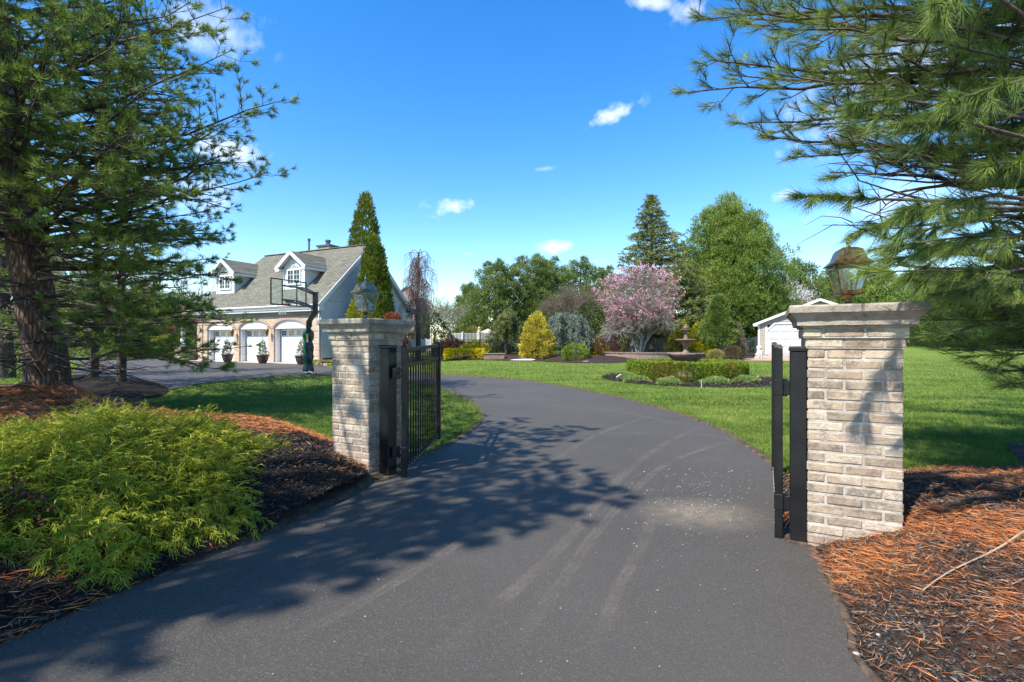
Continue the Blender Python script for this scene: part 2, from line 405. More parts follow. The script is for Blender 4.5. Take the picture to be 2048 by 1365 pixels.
def m_lawn():
    m, t, out = nt('lawn'); b = NB(t); p = b.pos()
    n1 = b.noise(.35, 4, .6, p); n2 = b.noise(7, 5, .75, p); n3 = b.noise(60, 3, .7, b.mapping(p, (1, .45, 1)))
    st = b.noise(1.4, 2, .5, b.mapping(p, (.12, 1.6, 1)))
    f = b.math('ADD', b.math('MULTIPLY', n2, .35), b.math('MULTIPLY', n3, .35))
    f = b.math('ADD', f, b.math('MULTIPLY', n1, .18)); f = b.math('ADD', f, b.math('MULTIPLY', st, .42)); f = b.math('SUBTRACT', f, .085)
    c = b.ramp(f, [(.34, (.035, .062, .010)), (.48, (.095, .145, .020)), (.60, (.165, .225, .036)), (.78, (.32, .36, .11))])
    t.links.new(b.bsdf(c, .9, 0, b.bump(b.math('ADD', n3, n2), .8, .05), .1), out.inputs[0]); return m
M['lawn'] = m_lawn()

def m_asphalt():
    m, t, out = nt('asphalt'); b = NB(t); p = b.pos()
    fine = b.noise(260, 4, .8, p); agg = b.noise(70, 3, .7, p); broad = b.noise(.55, 5, .6, p); mid = b.noise(4, 5, .65, p)
    c = b.ramp(broad, [(.3, (.072, .062, .049)), (.7, (.112, .098, .078))])
    c = b.mix(b.math('MULTIPLY', mid, .5), c, (.120, .108, .088))
    vor = b.new('ShaderNodeTexVoronoi'); vor.inputs['Scale'].default_value = 150; t.links.new(p, vor.inputs['Vector'])
    c = b.mix(b.ramp(vor.outputs['Color'], [(.70, 0.0), (.82, .55)]), c, (.22, .20, .165))
    c = b.mix(b.ramp(fine, [(.38, .7), (.58, 0.0)]), c, (.012, .012, .013), 'MIX')
    # dusty stain by the right hand post
    sp = b.new('ShaderNodeVectorMath', operation='DISTANCE'); t.links.new(b.mapping(p, (1, 1.25, 1), (0, 0, 0)), sp.inputs[0])
    gx, gy = G(1400, 1030); sp.inputs[1].default_value = (gx, gy*1.25, 0)
    near = b.math('SUBTRACT', 1.0, b.math('DIVIDE', sp.outputs['Value'], .56), clamp=True)
    c = b.mix(b.math('MULTIPLY', b.math('MULTIPLY', near, b.math('SUBTRACT', b.noise(9, 6, .75, p), .25)), 2.1, clamp=True), c, (.33, .26, .18))
    # worn grit toward the lower right
    sp2 = b.new('ShaderNodeVectorMath', operation='DISTANCE'); t.links.new(p, sp2.inputs[0]); sp2.inputs[1].default_value = (.9, 1.6, 0)
    near2 = b.math('SUBTRACT', 1.0, b.math('DIVIDE', sp2.outputs['Value'], 2.6), clamp=True)
    c = b.mix(b.math('MULTIPLY', b.math('MULTIPLY', near2, agg), .8, clamp=True), c, (.12, .105, .09))
    hh = b.math('ADD', agg, fine)
    t.links.new(b.bsdf(c, b.math('SUBTRACT', .82, b.math('MULTIPLY', agg, .25)), 0, b.bump(hh, .8, .01), .35), out.inputs[0]); return m
M['asphalt'] = m_asphalt()

def m_mark(name, c, scale=(30, 30, 30), lo=.5, hi=.62, op=.5):
    m, t, out = nt(name); b = NB(t); p = b.pos()
    n = b.noise(1, 5, .8, b.mapping(p, scale)); k = b.noise(3.5, 3, .6, p)
    f = b.ramp(n, [(lo, 0.0), (hi, op)]); f = b.math('MULTIPLY', f, b.ramp(k, [(.35, 0.15), (.6, 1.0)]))
    edge = b.attr(); f = b.math('MULTIPLY', f, edge)
    tr = b.new('ShaderNodeBsdfTransparent'); mx = b.new('ShaderNodeMixShader')
    t.links.new(f, mx.inputs[0]); t.links.new(tr.outputs[0], mx.inputs[1]); t.links.new(b.bsdf(c, .95, 0, None, .1), mx.inputs[2])
    t.links.new(mx.outputs[0], out.inputs[0]); return m
M['tyre'] = m_mark('tyre_dust', (.30, .25, .19), (85, 85, 85), .42, .60, .36)

def m_mulch(name, c1, c2, straw=0.0):
    m, t, out = nt(name); b = NB(t); p = b.pos()
    n = b.noise(55, 5, .8, b.mapping(p, (1, .5, 1))); br = b.noise(1.6, 4, .6, p)
    c = b.ramp(n, [(.35, tuple(x*.3 for x in c1)), (.5, c1), (.66, c2)])
    if straw: c = b.mix(b.math('MULTIPLY', b.ramp(br, [(.45, 0.0), (.6, 1.0)]), straw), c, b.ramp(b.noise(90, 4, .8, p), [(.35, (.12, .03, .012)), (.6, (.42, .14, .04))]))
    t.links.new(b.bsdf(c, .95, 0, b.bump(n, 1.0, .05), .15), out.inputs[0]); return m
M['mulch_dark'] = m_mulch('dark_mulch', (.022, .017, .014), (.06, .045, .036), 0.0)
M['mulch_straw'] = m_mulch('straw_mulch', (.055, .043, .036), (.15, .12, .10), .45)
M['mulch_far'] = m_mulch('far_mulch', (.05, .033, .027), (.10, .068, .052), 0.0)
M['straw_ground'] = m_mulch('straw_ground', (.20, .065, .025), (.42, .16, .06), .6)
M['gravel'] = m_plain('white_gravel', (.62, .60, .55), .9, 0, .3, 25, .8, 40)
M['pavers'] = m_brick('clay_pavers', (.40, .25, .19), (.48, .33, .26), (.32, .26, .22), .2, .1, .008)
M['apron'] = m_plain('apron_concrete', (.50, .42, .36), .9, 0, .1, 4)
M['dirt'] = m_plain('dirt_edge', (.10, .065, .04), .95, 0, .45, 14, .9, 60)
M['wallblock'] = m_brick('wall_block', (.23, .16, .12), (.30, .22, .17), (.10, .08, .06), .32, .13, .012)
M['wallcap'] = m_plain('wall_cap', (.20, .15, .12), .9, 0, .2, 4)
M['house_brick'] = m_brick('tan_brick', (.40, .28, .19), (.55, .42, .31), (.46, .39, .32), .203, .0677, .008)
M['soldier'] = m_brick('grey_soldier', (.17, .16, .15), (.25, .23, .21), (.27, .25, .23), .0677, .33, .008)
M['arch_brick'] = m_plain('arch_brick', (.44, .33, .25), .9, 0, .2, 25)
M['red_brick'] = m_brick('red_brick', (.24, .10, .06), (.32, .15, .09), (.35, .3, .26))

def m_shingle(name, c1, c2, pitch):
    m, t, out = nt(name); b = NB(t); co = b.coord()
    sp = b.new('ShaderNodeSeparateXYZ'); t.links.new(co, sp.inputs[0])
    cm = b.new('ShaderNodeCombineXYZ'); t.links.new(b.math('ADD', sp.outputs[0], b.math('MULTIPLY', sp.outputs[1], .15)), cm.inputs[0]); t.links.new(b.math('MULTIPLY', sp.outputs[2], 1/math.sin(pitch)), cm.inputs[1])
    br = b.new('ShaderNodeTexBrick'); t.links.new(cm.outputs[0], br.inputs[0])
    br.inputs['Scale'].default_value = 1; br.inputs['Brick Width'].default_value = .42; br.inputs['Row Height'].default_value = .17
    br.inputs['Mortar Size'].default_value = .02; br.inputs['Mortar Smooth'].default_value = .8
    br.inputs['Color1'].default_value = (*c1, 1); br.inputs['Color2'].default_value = (*c2, 1); br.inputs['Mortar'].default_value = (*[x*.55 for x in c1], 1)
    c = b.mix(.4, br.outputs[0], b.ramp(b.noise(1.7, 6, .75, co), [(.35, c1), (.65, c2)]))
    t.links.new(b.bsdf(c, .95, 0, b.bump(b.math('SUBTRACT', 1.0, br.outputs['Fac']), .7, .03), .1), out.inputs[0]); return m
M['shingle'] = m_shingle('grey_shingle', (.105, .105, .083), (.195, .185, .145), math.radians(43))
M['shingle2'] = m_shingle('tan_shingle', (.20, .17, .12), (.28, .24, .18), math.radians(30))

def m_pillar_brick():
    m, t, out = nt('pillar_brick'); b = NB(t); p = b.coord(); v = b.attr()
    base = b.ramp(v, [(0, (.29, .225, .16)), (.3, (.34, .255, .18)), (.6, (.45, .345, .24)), (.9, (.50, .42, .31)), (1, (.32, .23, .16))])
    n = b.noise(9, 6, .75, p); c = b.mix(b.ramp(n, [(.45, 0.0), (.68, .5)]), base, (.56, .49, .38))
    n2 = b.noise(4, 5, .8, b.mapping(p, (1, 1, 1), (3, 1, 2))); c = b.mix(b.ramp(n2, [(.47, 0.0), (.62, .75)]), c, (.13, .105, .085))
    h = b.math('ADD', b.noise(70, 5, .75, p), b.math('MULTIPLY', b.noise(14, 4, .7, p), 1.5))
    t.links.new(b.bsdf(c, .93, 0, b.bump(h, .8, .008), .15), out.inputs[0]); return m
M['pbrick'] = m_pillar_brick()
M['mortar'] = m_plain('mortar', (.44, .39, .32), .95, 0, .25, 8, .9, 60)
def m_cap():
    m, t, out = nt('cast_stone'); b = NB(t); p = b.coord()
    n = b.noise(5, 7, .75, p); n2 = b.noise(22, 5, .8, p)
    c = b.ramp(n, [(.3, (.17, .145, .12)), (.5, (.34, .295, .24)), (.72, (.50, .45, .38))])
    c = b.mix(b.ramp(n2, [(.56, 0.0), (.68, .7)]), c, (.10, .085, .07))
    t.links.new(b.bsdf(c, .93, 0, b.bump(b.math('ADD', n2, b.noise(80, 4, .8, p)), .7, .008), .15), out.inputs[0]); return m
M['cap'] = m_cap()

# ------------------------------------------------------------------ foliage
def unit(a): return a/np.maximum(np.linalg.norm(a, axis=-1, keepdims=True), 1e-9)
def rnd_dir(n): return unit(NR.normal(size=(n, 3)))

def blades(P, A, L, W, v, quad=True):
    """one slim leaf per row: base P, unit axis A, length L, half width W -> arrays"""
    n = len(P); L = np.broadcast_to(L, (n,))[:, None]; W = np.broadcast_to(W, (n,))[:, None]
    side = unit(np.cross(A, rnd_dir(n)))
    tip = P + A*L
    if quad:
        mid = P + A*L*.45
        V = np.stack([P, mid+side*W, tip, mid-side*W], 1).reshape(-1, 3); F = np.arange(n*4).reshape(n, 4); vv = np.repeat(v, 4)
    else:
        V = np.stack([P+side*W, tip, P-side*W], 1).reshape(-1, 3); F = np.arange(n*3).reshape(n, 3); vv = np.repeat(v, 3)
    return V, F, vv

class Leaves:
    def __init__(s): s.P = []
    def add(s, V, F, v): s.P.append((V, F, v))
    def clumps(s, C, N, r, k, L, W, out=.6, rad=.8, rand=.5, up=.2, vj=.12, quad=True, v=None, flat=1.0):
        C = np.asarray(C, float); N = np.asarray(N, float); n = len(C)
        if n == 0: return s
        r = np.broadcast_to(np.asarray(r, float), (n,))
        cv = NR.random(n) if v is None else np.asarray(v, float)
        C2 = np.repeat(C, k, 0); N2 = np.repeat(N, k, 0); r2 = np.repeat(r, k)[:, None]
        off = rnd_dir(n*k)*np.cbrt(NR.random((n*k, 1))); off[:, 2] *= flat
        P = C2 + off*r2
        A = unit(N2*out + off*rad + rnd_dir(n*k)*rand + np.array([0, 0, up]))
        LL = L*(.6+.8*NR.random(n*k)); vv = np.clip(np.repeat(cv, k) + NR.normal(size=n*k)*vj, 0, 1)
        s.add(*blades(P, A, LL, W*(.7+.6*NR.random(n*k)), vv, quad)); return s
    def tufts(s, P, A, k, L, W, spread=.8, along=.08, v=None, vj=.12, droop=0.0):
        """needle fans: each row one twig tip"""
        P = np.asarray(P, float); A = unit(np.asarray(A, float)); n = len(P)
        if n == 0: return s
        cv = NR.random(n) if v is None else np.asarray(v, float)
        P2 = np.repeat(P, k, 0); A2 = np.repeat(A, k, 0); m = n*k
        t = NR.random((m, 1))
        per = unit(np.cross(A2, rnd_dir(m)))
        D = unit(A2*(.75 + .5*NR.random((m, 1))) + per*spread*(.35+NR.random((m, 1))) - np.array([0, 0, droop])*NR.random((m, 1)))
        B = P2 - A2*along*t
        s.add(*blades(B, D, L*(.75+.45*NR.random(m)), W, np.clip(np.repeat(cv, k)+NR.normal(size=m)*vj, 0, 1), False)); return s
    def build(s, name, m, parent=None, world=True):
        quads = [p for p in s.P if p[1].shape[1] == 4]; tris = [p for p in s.P if p[1].shape[1] == 3]
        if quads and tris:               # make all quads from triangles by splitting the quads
            for (V, F, v) in quads: tris.append((V, np.concatenate([F[:, [0, 1, 2]], F[:, [0, 2, 3]]]), v))
            grp = tris
        else: grp = quads or tris
        Vs = []; Fs = []; vs = []; b = 0
        for V, F, v in grp: Vs.append(V); Fs.append(F+b); vs.append(v); b += len(V)
        return mk(name, np.concatenate(Vs), np.concatenate(Fs), m, parent, False, world, np.concatenate(vs))

def revolve_pts(n, base, H, prof, lump=.12, seed=0, inner=.72, top_bias=1.0):
    """points on the skin of a body of revolution with lumps. prof(t)->radius, t 0..1 from the bottom"""
    rg = np.random.default_rng(seed+5)
    ts = rg.random(n*6); rr = np.array([prof(t) for t in ts]); keep = rg.random(n*6) < (rr+.03*max(rr))/max(rr)/1.03
    ts = ts[keep][:n]; n = len(ts); an = rg.random(n)*2*PI
    ph = rg.random(6)*6.28
    lum = 1 + lump*(np.sin(an*3+ph[0]+ts*7)+.7*np.sin(an*5+ph[1]-ts*13)+.6*np.sin(ts*29+an*2+ph[2]))
    r = np.array([prof(t) for t in ts])*lum*(inner+(1.02-inner)*rg.random(n)**.5)
    P = np.stack([base[0]+r*np.cos(an), base[1]+r*np.sin(an), base[2]+ts*H], 1)
    e = .02; dr = np.array([(prof(min(1, t+e))-prof(max(0, t-e)))/(2*e*H) for t in ts])
    N = unit(np.stack([np.cos(an), np.sin(an), -dr], 1))
    return P, N

def blob_pts(n, c, rad, seed=0, lump=.15, inner=.6, lower=-1.0):
    rg = np.random.default_rng(seed+9)
    d = rg.normal(size=(int(n*1.6)+8, 3)); d = unit(d); d = d[d[:, 2] > lower][:n]; n = len(d)
    ph = rg.random(5)*6.28
    l = 1+lump*(np.sin(d[:, 0]*4+ph[0])*np.cos(d[:, 1]*4+ph[1])+.7*np.sin(d[:, 2]*6+ph[2]+d[:, 0]*3))
    s = (inner+(1-inner)*rg.random(n)**.5)*l
    P = np.array(c)+d*np.array(rad)*s[:, None]; N = unit(d/np.array(rad))
    return P, N

def bezier(p, q, lift=0.0, n=6, wob=0.0, rg=R):
    p = Vector(p); q = Vector(q); L = (q-p).length; out = []
    w = Vector((0, 0, 0))
    for i in range(n):
        t = i/(n-1); a = p.lerp(q, t) + Vector((0, 0, lift*L*math.sin(PI*t)))
        if 0 < i < n-1: a += Vector((rg.uniform(-1, 1), rg.uniform(-1, 1), rg.uniform(-1, 1)))*wob*L
        out.append(a)
    return out
def at_poly(pts, t):
    x = t*(len(pts)-1); i = min(int(x), len(pts)-2); return pts[i].lerp(pts[i+1], x-i), (pts[i+1]-pts[i]).normalized()
def rot_about(v, ax, an): return Matrix.Rotation(an, 3, ax) @ v

def pine_limb(W, T, pts, r0, rg, sub=0.28, sublen=1.0, twig=0.22, start=.25, flat=.35, droop=0.0, twn=4, sides=5, up=.35):
    """a limb with side branches and twigs into wood W; twig tips (pos, axis) into T"""
    n = len(pts); W.tube(pts, [max(.006, r0*(1-i/(n-1))**.8) for i in range(n)], sides, False)
    Lm = sum((pts[i+1]-pts[i]).length for i in range(n-1))
    cnt = max(3, int(Lm*(1-start)/sub)); sd = rg.choice((-1, 1))
    for i in range(cnt):
        t = start+(1-start)*(i+rg.random()*.6)/cnt; t = min(t, .985)
        p, d = at_poly(pts, t); sd = -sd
        nrm = Vector((rg.uniform(-flat, flat), rg.uniform(-flat, flat), 1)).normalized()
        dd = rot_about(d, nrm, sd*math.radians(rg.uniform(28, 62))); dd.z += rg.uniform(-.15, .25)-droop; dd.normalize()
        L = sublen*(1.12-t*.75)*rg.uniform(.55, 1.2)
        q = p+dd*L; mid = p+dd*L*.5+Vector((0, 0, -L*.05-droop*L*.2)); q.z += L*up*.25
        sp = [p, mid, q]; rs = max(.005, r0*(1-t)**.8*.45+.003)
        W.tube(sp, [rs, rs*.75, .004], 4, False)
        T.append((q, (q-mid).normalized()))
        tn = max(2, int(twn*L/max(sublen, .1)+rg.random()*1.5))
        s2 = sd
        for j in range(tn):
            tt = .3+.65*(j+rg.random()*.7)/tn; tp, td = at_poly(sp, min(tt, .97)); s2 = -s2
            td2 = rot_about(td, nrm, s2*math.radians(rg.uniform(25, 60))); td2.z += rg.uniform(-.1, .35)-droop*.5; td2.normalize()
            l = twig*rg.uniform(.6, 1.5); e = tp+td2*l
            W.tube([tp, e], [.0045, .0025], 3, False); T.append((e, td2))
            if rg.random() < .5:
                td3 = rot_about(td2, nrm, -s2*math.radians(rg.uniform(20, 50))); e2 = tp+td2*l*.5+td3*l*.6
                W.tube([tp+td2*l*.5, e2], [.0035, .002], 3, False); T.append((e2, td3))
    T.append((pts[-1], (pts[-1]-pts[-2]).normalized()))

def tip_arrays(T): return np.array([tuple(t[0]) for t in T]), np.array([tuple(t[1]) for t in T])

def bare_tree(W, p, H, spread, rg, depth=4, r=.12, d=None, tips=None, sides=4, split=3, up=.15, ang=(18, 42)):
    d = d or Vector((rg.uniform(-.08, .08), rg.uniform(-.08, .08), 1)).normalized()
    L = H*.36; q = Vector(p)+d*L; mid = Vector(p)+d*L*.5+Vector((rg.uniform(-1, 1), rg.uniform(-1, 1), 0))*L*.04
    W.tube([p, mid, q], [r, r*.85, r*.68], sides if depth > 1 else 3, False)
    if depth == 0:
        if tips is not None: tips.append((q, d))
        return
    for k in range(split + (rg.random() < .4)):
        ax = Vector((rg.uniform(-1, 1), rg.uniform(-1, 1), rg.uniform(-1, 1))).cross(d).normalized()
        nd = rot_about(d, ax, math.radians(rg.uniform(*ang))*spread); nd.z += up; nd.normalize()
        t = rg.uniform(.55, 1); s = Vector(p).lerp(q, t)
        bare_tree(W, s, H*rg.uniform(.64, .82), spread, rg, depth-1, r*rg.uniform(.5, .66), nd, tips, sides, split, up, ang)

# ------------------------------------------------------------------ ground
def inpoly(x, y, poly):
    x = np.asarray(x); y = np.asarray(y); res = np.zeros(x.shape, bool); n = len(poly)
    for i in range(n):
        x1, y1 = poly[i]; x2, y2 = poly[(i+1) % n]
        if y1 == y2: continue
        c = ((y1 > y) != (y2 > y)) & (x < (x2-x1)*(y-y1)/(y2-y1)+x1); res ^= c
    return res
def edge_dist(x, y, poly, closed=True):
    d = np.full(np.shape(x), 1e9); n = len(poly)
    for i in range(n if closed else n-1):
        x1, y1 = poly[i]; x2, y2 = poly[(i+1) % n]; dx, dy = x2-x1, y2-y1
        t = np.clip(((x-x1)*dx+(y-y1)*dy)/max(dx*dx+dy*dy, 1e-9), 0, 1)
        d = np.minimum(d, np.hypot(x-x1-t*dx, y-y1-t*dy))
    return d
def smooth_line(pts, k=6):
    """Catmull-Rom through the points"""
    P = [np.array(p, float) for p in pts]; out = []
    for i in range(len(P)-1):
        a, b, c, d = P[max(i-1, 0)], P[i], P[i+1], P[min(i+2, len(P)-1)]
        for j in range(k):
            t = j/k; out.append(tuple(.5*((2*b)+(c-a)*t+(2*a-5*b+4*c-d)*t*t+(3*b-a-3*c+d)*t**3)))
    out.append(tuple(P[-1])); return out
def sheet(name, poly, hfun, m, step=.5, kind='structure', smooth=True):
    xs = [p[0] for p in poly]; ys = [p[1] for p in poly]
    gx, gy = np.meshgrid(np.arange(min(xs), max(xs), step), np.arange(min(ys), max(ys), step))
    gx = gx.ravel(); gy = gy.ravel(); ins = inpoly(gx, gy, poly) & (edge_dist(gx, gy, poly) > step*.35)
    pts = [Vector(p) for p in poly] + [Vector((a, b)) for a, b in zip(gx[ins], gy[ins])]
    n = len(poly); r = delaunay_2d_cdt(pts, [(i, (i+1) % n) for i in range(n)], [], 0, 1e-5)
    V2 = np.array([(v.x, v.y) for v in r[0]]); F = np.array([f for f in r[2] if len(f) == 3])
    cx = V2[F].mean(1); F = F[inpoly(cx[:, 0], cx[:, 1], poly)]
    a = V2[F[:, 1]]-V2[F[:, 0]]; b = V2[F[:, 2]]-V2[F[:, 0]]; fl = a[:, 0]*b[:, 1]-a[:, 1]*b[:, 0] < 0; F[fl] = F[fl][:, ::-1]
    z = hfun(V2[:, 0], V2[:, 1])
    o = mk(name, np.column_stack([V2, z]), F, m, None, smooth); tag(o, kind=kind); return o

def lift(x, y):                          # the ground beyond the garden rises a little
    t = np.clip((np.asarray(y, float)-48)/45, 0, 1); return .85*t*t*(3-2*t)

ys = np.concatenate([np.linspace(-60, 0, 8)[:-1], np.linspace(0, 130, 66)[:-1], np.linspace(130, 900, 20)])
xs_ = np.concatenate([np.linspace(-700, -120, 8)[:-1], np.linspace(-120, 120, 49)[:-1], np.linspace(120, 700, 8)])
gx, gy = np.meshgrid(xs_, ys); gz = lift(gx, gy)
nx, ny = len(xs_), len(ys)
F = np.array([(j*nx+i, j*nx+i+1, (j+1)*nx+i+1, (j+1)*nx+i) for j in range(ny-1) for i in range(nx-1)])
lawn = mk('lawn', np.column_stack([gx.ravel(), gy.ravel(), gz.ravel()]), F, M['lawn'], None, True); tag(lawn, kind='structure')

# driveway outline (clockwise from the bottom right of the photograph)
right_edge = smooth_line([(1.72, -8), (1.55, -3), (1.50, .8)] + [G(*p) for p in ((1745, 1365), (1690, 1250), (1645, 1150), (1616, 1090))], 5)
right_edge2 = smooth_line([G(*p) for p in ((1608, 1072), (1562, 960), (1500, 900), (1400, 845), (1250, 800), (1100, 770), (1000, 758), (880, 750.5), (800, 744), (735, 739.5), (661, 736.5))], 6)
court_back = [G(655, 733), G(640, 730.5), G(560, 728.2), G(440, 724.5), G(380, 722.5), G(300, 719), G(150, 716)]
court_front = smooth_line([G(150, 776), G(250, 790), G(330, 782), G(430, 765), G(540, 755.5), G(620, 751.5), G(700, 752.5), G(790, 758), G(850, 770), G(905, 787), G(945, 806), G(966, 829), G(960, 850), G(925, 877), G(870, 905), G(812, 934), G(752, 964)], 6)
left_edge = smooth_line([G(735, 970), G(690, 998), G(560, 1060), G(400, 1125), G(240, 1190), G(100, 1252), G(0, 1296), G(-300, 1440), (-3.6, .6), (-3.9, -8)], 5)
DRIVE = right_edge + right_edge2 + court_back + court_front + left_edge
drive = sheet('driveway', DRIVE, lambda x, y: np.full(np.shape(x), .012), M['asphalt'], 1.2)
apron = sheet('apron', [G(655, 733), G(640, 730.5), G(560, 728.2), G(440, 724.5), G(380, 722.5), G(384, 719.5), (-11.9, 31.85), (-11.1, 31.5), (-11.2, 30.2)], lambda x, y: np.full(np.shape(x), .02), M['apron'], 3)

def strip(name, line, w, z0, m, off=0.0):
    """low lip of earth along a line"""
    W = MB(); n = len(line); V = []
    for i, p in enumerate(line):
        a = line[max(i-1, 0)]; b = line[min(i+1, n-1)]; tx, ty = b[0]-a[0], b[1]-a[1]; l = math.hypot(tx, ty) or 1
        nxv, nyv = -ty/l, tx/l; j = R.uniform(-.012, .012)
        for (o, z) in ((-w/2+j, .004), (-w*.3+j, z0+R.uniform(-.006, .01)), (w*.3+j, z0+R.uniform(-.006, .01)), (w/2+j, .004)):
            V.append((p[0]+nxv*(o+off), p[1]+nyv*(o+off), z))
    W.add(V, [(i*4+k, i*4+k+1, (i+1)*4+k+1, (i+1)*4+k) for i in range(n-1) for k in range(3)])
    o = W.build(name, m, None, True); tag(o, kind='structure'); return o
def dense(line, s=.12):
    out = [line[0]]
    for a, b in zip(line[:-1], line[1:]):
        n = max(1, int(math.hypot(b[0]-a[0], b[1]-a[1])/s)); n = min(n, 60)
        out += [(a[0]+(b[0]-a[0])*k/n, a[1]+(b[1]-a[1])*k/n) for k in range(1, n+1)]
    return out
strip('driveway_edge', dense(right_edge), .045, .020, M['dirt'], -.02)
strip('driveway_edge', dense(right_edge2[:-4]), .09, .035, M['dirt'], -.03)
strip('driveway_edge', dense(court_front), .08, .035, M['dirt'], -.02)
strip('driveway_edge', dense([G(775, 955), G(752, 962)]+left_edge), .34, .034, M['dirt'], -.15)

# planting beds ---------------------------------------------------------------
BED_L = left_edge[:-1] + [(-12, -4), (-18, 4), (-20, 13)] + smooth_line([G(-600, 795), G(-200, 790), G(0, 783), G(60, 778), G(140, 790), G(215, 822), G(330, 835), G(450, 845), G(560, 853), G(664, 884), G(720, 930)], 4)
def h_left(x, y):
    d = edge_dist(x, y, BED_L); h = .02+np.minimum(.20, .45*np.maximum(d-.03, 0))
    h += .16*np.exp(-((x+1.9)**2+(y-4.4)**2)/.8)
    h += .30*np.exp(-((x+9.2)**2+(y-9.6)**2)/3.5)
    return h + .015*np.sin(x*9)*np.cos(y*8) * (d > .1)
bed_left = sheet('mulch_bed', BED_L, h_left, M['mulch_dark'], .16)
r1 = [p for p in right_edge if p[1] > -8]
BED_R = [(p[0]+.03, p[1]) for p in right_edge] + [(2.0, 3.36), (1.99, 3.7), G(1590, 945), G(1680, 955), G(1810, 953), G(1900, 944), G(2048, 936), (6.5, 6.6), (9, 6), (12, 2), (12, -8)]
def h_right(x, y):
    d = edge_dist(x, y, right_edge, False); h = .015+(.03+.40*np.exp(-(np.maximum(y-3.2, 0)/1.3)**2))*(1-np.exp(-np.maximum(d-.03, 0)/.70))
    db = edge_dist(x, y, BED_R); h = np.minimum(h, .02+db*.45)
    return h + .02*np.sin(x*7+1)*np.cos(y*6)*(db > .1)
bed_right = sheet('mulch_bed', BED_R, h_right, M['mulch_straw'], .12)
# dark mulch under the pines further back
gx1 = [G(150, 800), G(240, 806), G(330, 790), G(320, 770), G(250, 757), G(150, 757), G(60, 763), G(40, 775)]
bed_b = sheet('mulch_bed', smooth_line(gx1+[gx1[0]], 3)[:-1], lambda x, y: .03+.25*np.minimum(1, edge_dist(x, y, gx1)/1.5), M['mulch_dark'], .5)
# round bed of the fountain
FC = (6.50, 18.7)
fb = [(FC[0]+.05+3.15*math.cos(a), FC[1]-.1+3.7*math.sin(a)) for a in np.linspace(0, 2*PI, 40)[:-1]]
sheet('mulch_bed', fb, lambda x, y: .012+.03*np.minimum(1, edge_dist(x, y, fb)/.5)+.01*np.sin(x*11)*np.cos(y*9), M['mulch_dark'], .3)
# long garden bed at the back of the lawn
gb = smooth_line([G(872, 717), G(900, 720.5), G(965, 721), G(1010, 722.5), G(1080, 723.5), G(1150, 727), G(1230, 727), G(1290, 723), G(1370, 721), G(1440, 720), G(1500, 718)], 3)
GB = gb + [(24, 47), (-8, 47)]
sheet('mulch_bed', GB, lambda x, y: .015+.30*np.minimum(1, edge_dist(x, y, gb, False)/2.5)+.03*np.sin(x*2)*np.cos(y), M['mulch_far'], .6)
for i, c in enumerate(((1054, 722.2, 1.25, .5), (1182, 726.0, 1.1, .45))):
    x, y = G(c[0], c[1]); pl = [(x+c[2]*math.cos(a)*(1+.1*math.sin(3*a)), y+c[3]*math.sin(a)) for a in np.linspace(0, 2*PI, 24)[:-1]]
    sheet('gravel_border', pl, lambda x, y: .06+.14*np.minimum(1, edge_dist(x, y, pl)/.6), M['gravel'], .3)
# paved yard in front of the shed
sheet('paved_yard', [G(1470, 722), G(1560, 723), G(1640, 723), G(1700, 717.5), G(1560, 716), G(1500, 716)], lambda x, y: np.full(np.shape(x), .03), M['pavers'], 4)

# tyre dust: thin worn stripes on the asphalt
def stripes(lines, w, z):
    V = []; F = []; A = []
    for (ln, ww) in lines:
        ln = dense(smooth_line(ln, 6), .15); n = len(ln); b = len(V)
        for i, p in enumerate(ln):
            a = ln[max(i-1, 0)]; c = ln[min(i+1, n-1)]; tx, ty = c[0]-a[0], c[1]-a[1]; l = math.hypot(tx, ty) or 1
            fade = min(1, i/6, (n-1-i)/6)
            for o, al in ((-1, 0), (-.5, 1), (0, .7), (.5, 1), (1, 0)):
                V.append((p[0]-ty/l*o*w*ww, p[1]+tx/l*o*w*ww, z)); A.append(al*fade)
        F += [(b+i*5+k, b+i*5+k+1, b+(i+1)*5+k+1, b+(i+1)*5+k) for i in range(n-1) for k in range(4)]
    o = mk('tyre_marks', V, F, M['tyre'], None, False, False, A); tag(o, kind='stuff'); return o
g = lambda *ps: [G(*p) for p in ps]
stripes([(g((820, 1365), (980, 1230), (1130, 1090), (1240, 960), (1330, 890), (1420, 850)), 1),
         (g((1180, 1350), (1230, 1200), (1290, 1080), (1330, 985)), .9)], .055, .016)
stripes([(g((560, 1300), (780, 1180), (960, 1060), (1090, 940), (1200, 870), (1320, 828)), .9),
         (g((1560, 925), (1450, 880), (1330, 870), (1200, 872), (1080, 868)), .8)], .055, .020)
stripes([(g((1030, 1300), (1120, 1180), (1220, 1040), (1340, 930), (1480, 880)), .9),
         (g((1300, 803), (1150, 803), (1020, 806), (930, 812)), .8)], .055, .024)
stripes([(g((60, 1365), (300, 1290), (520, 1215), (700, 1150)), 1.6), (g((1440, 868), (1250, 830), (1050, 795), (940, 780)), .8)], .06, .028)

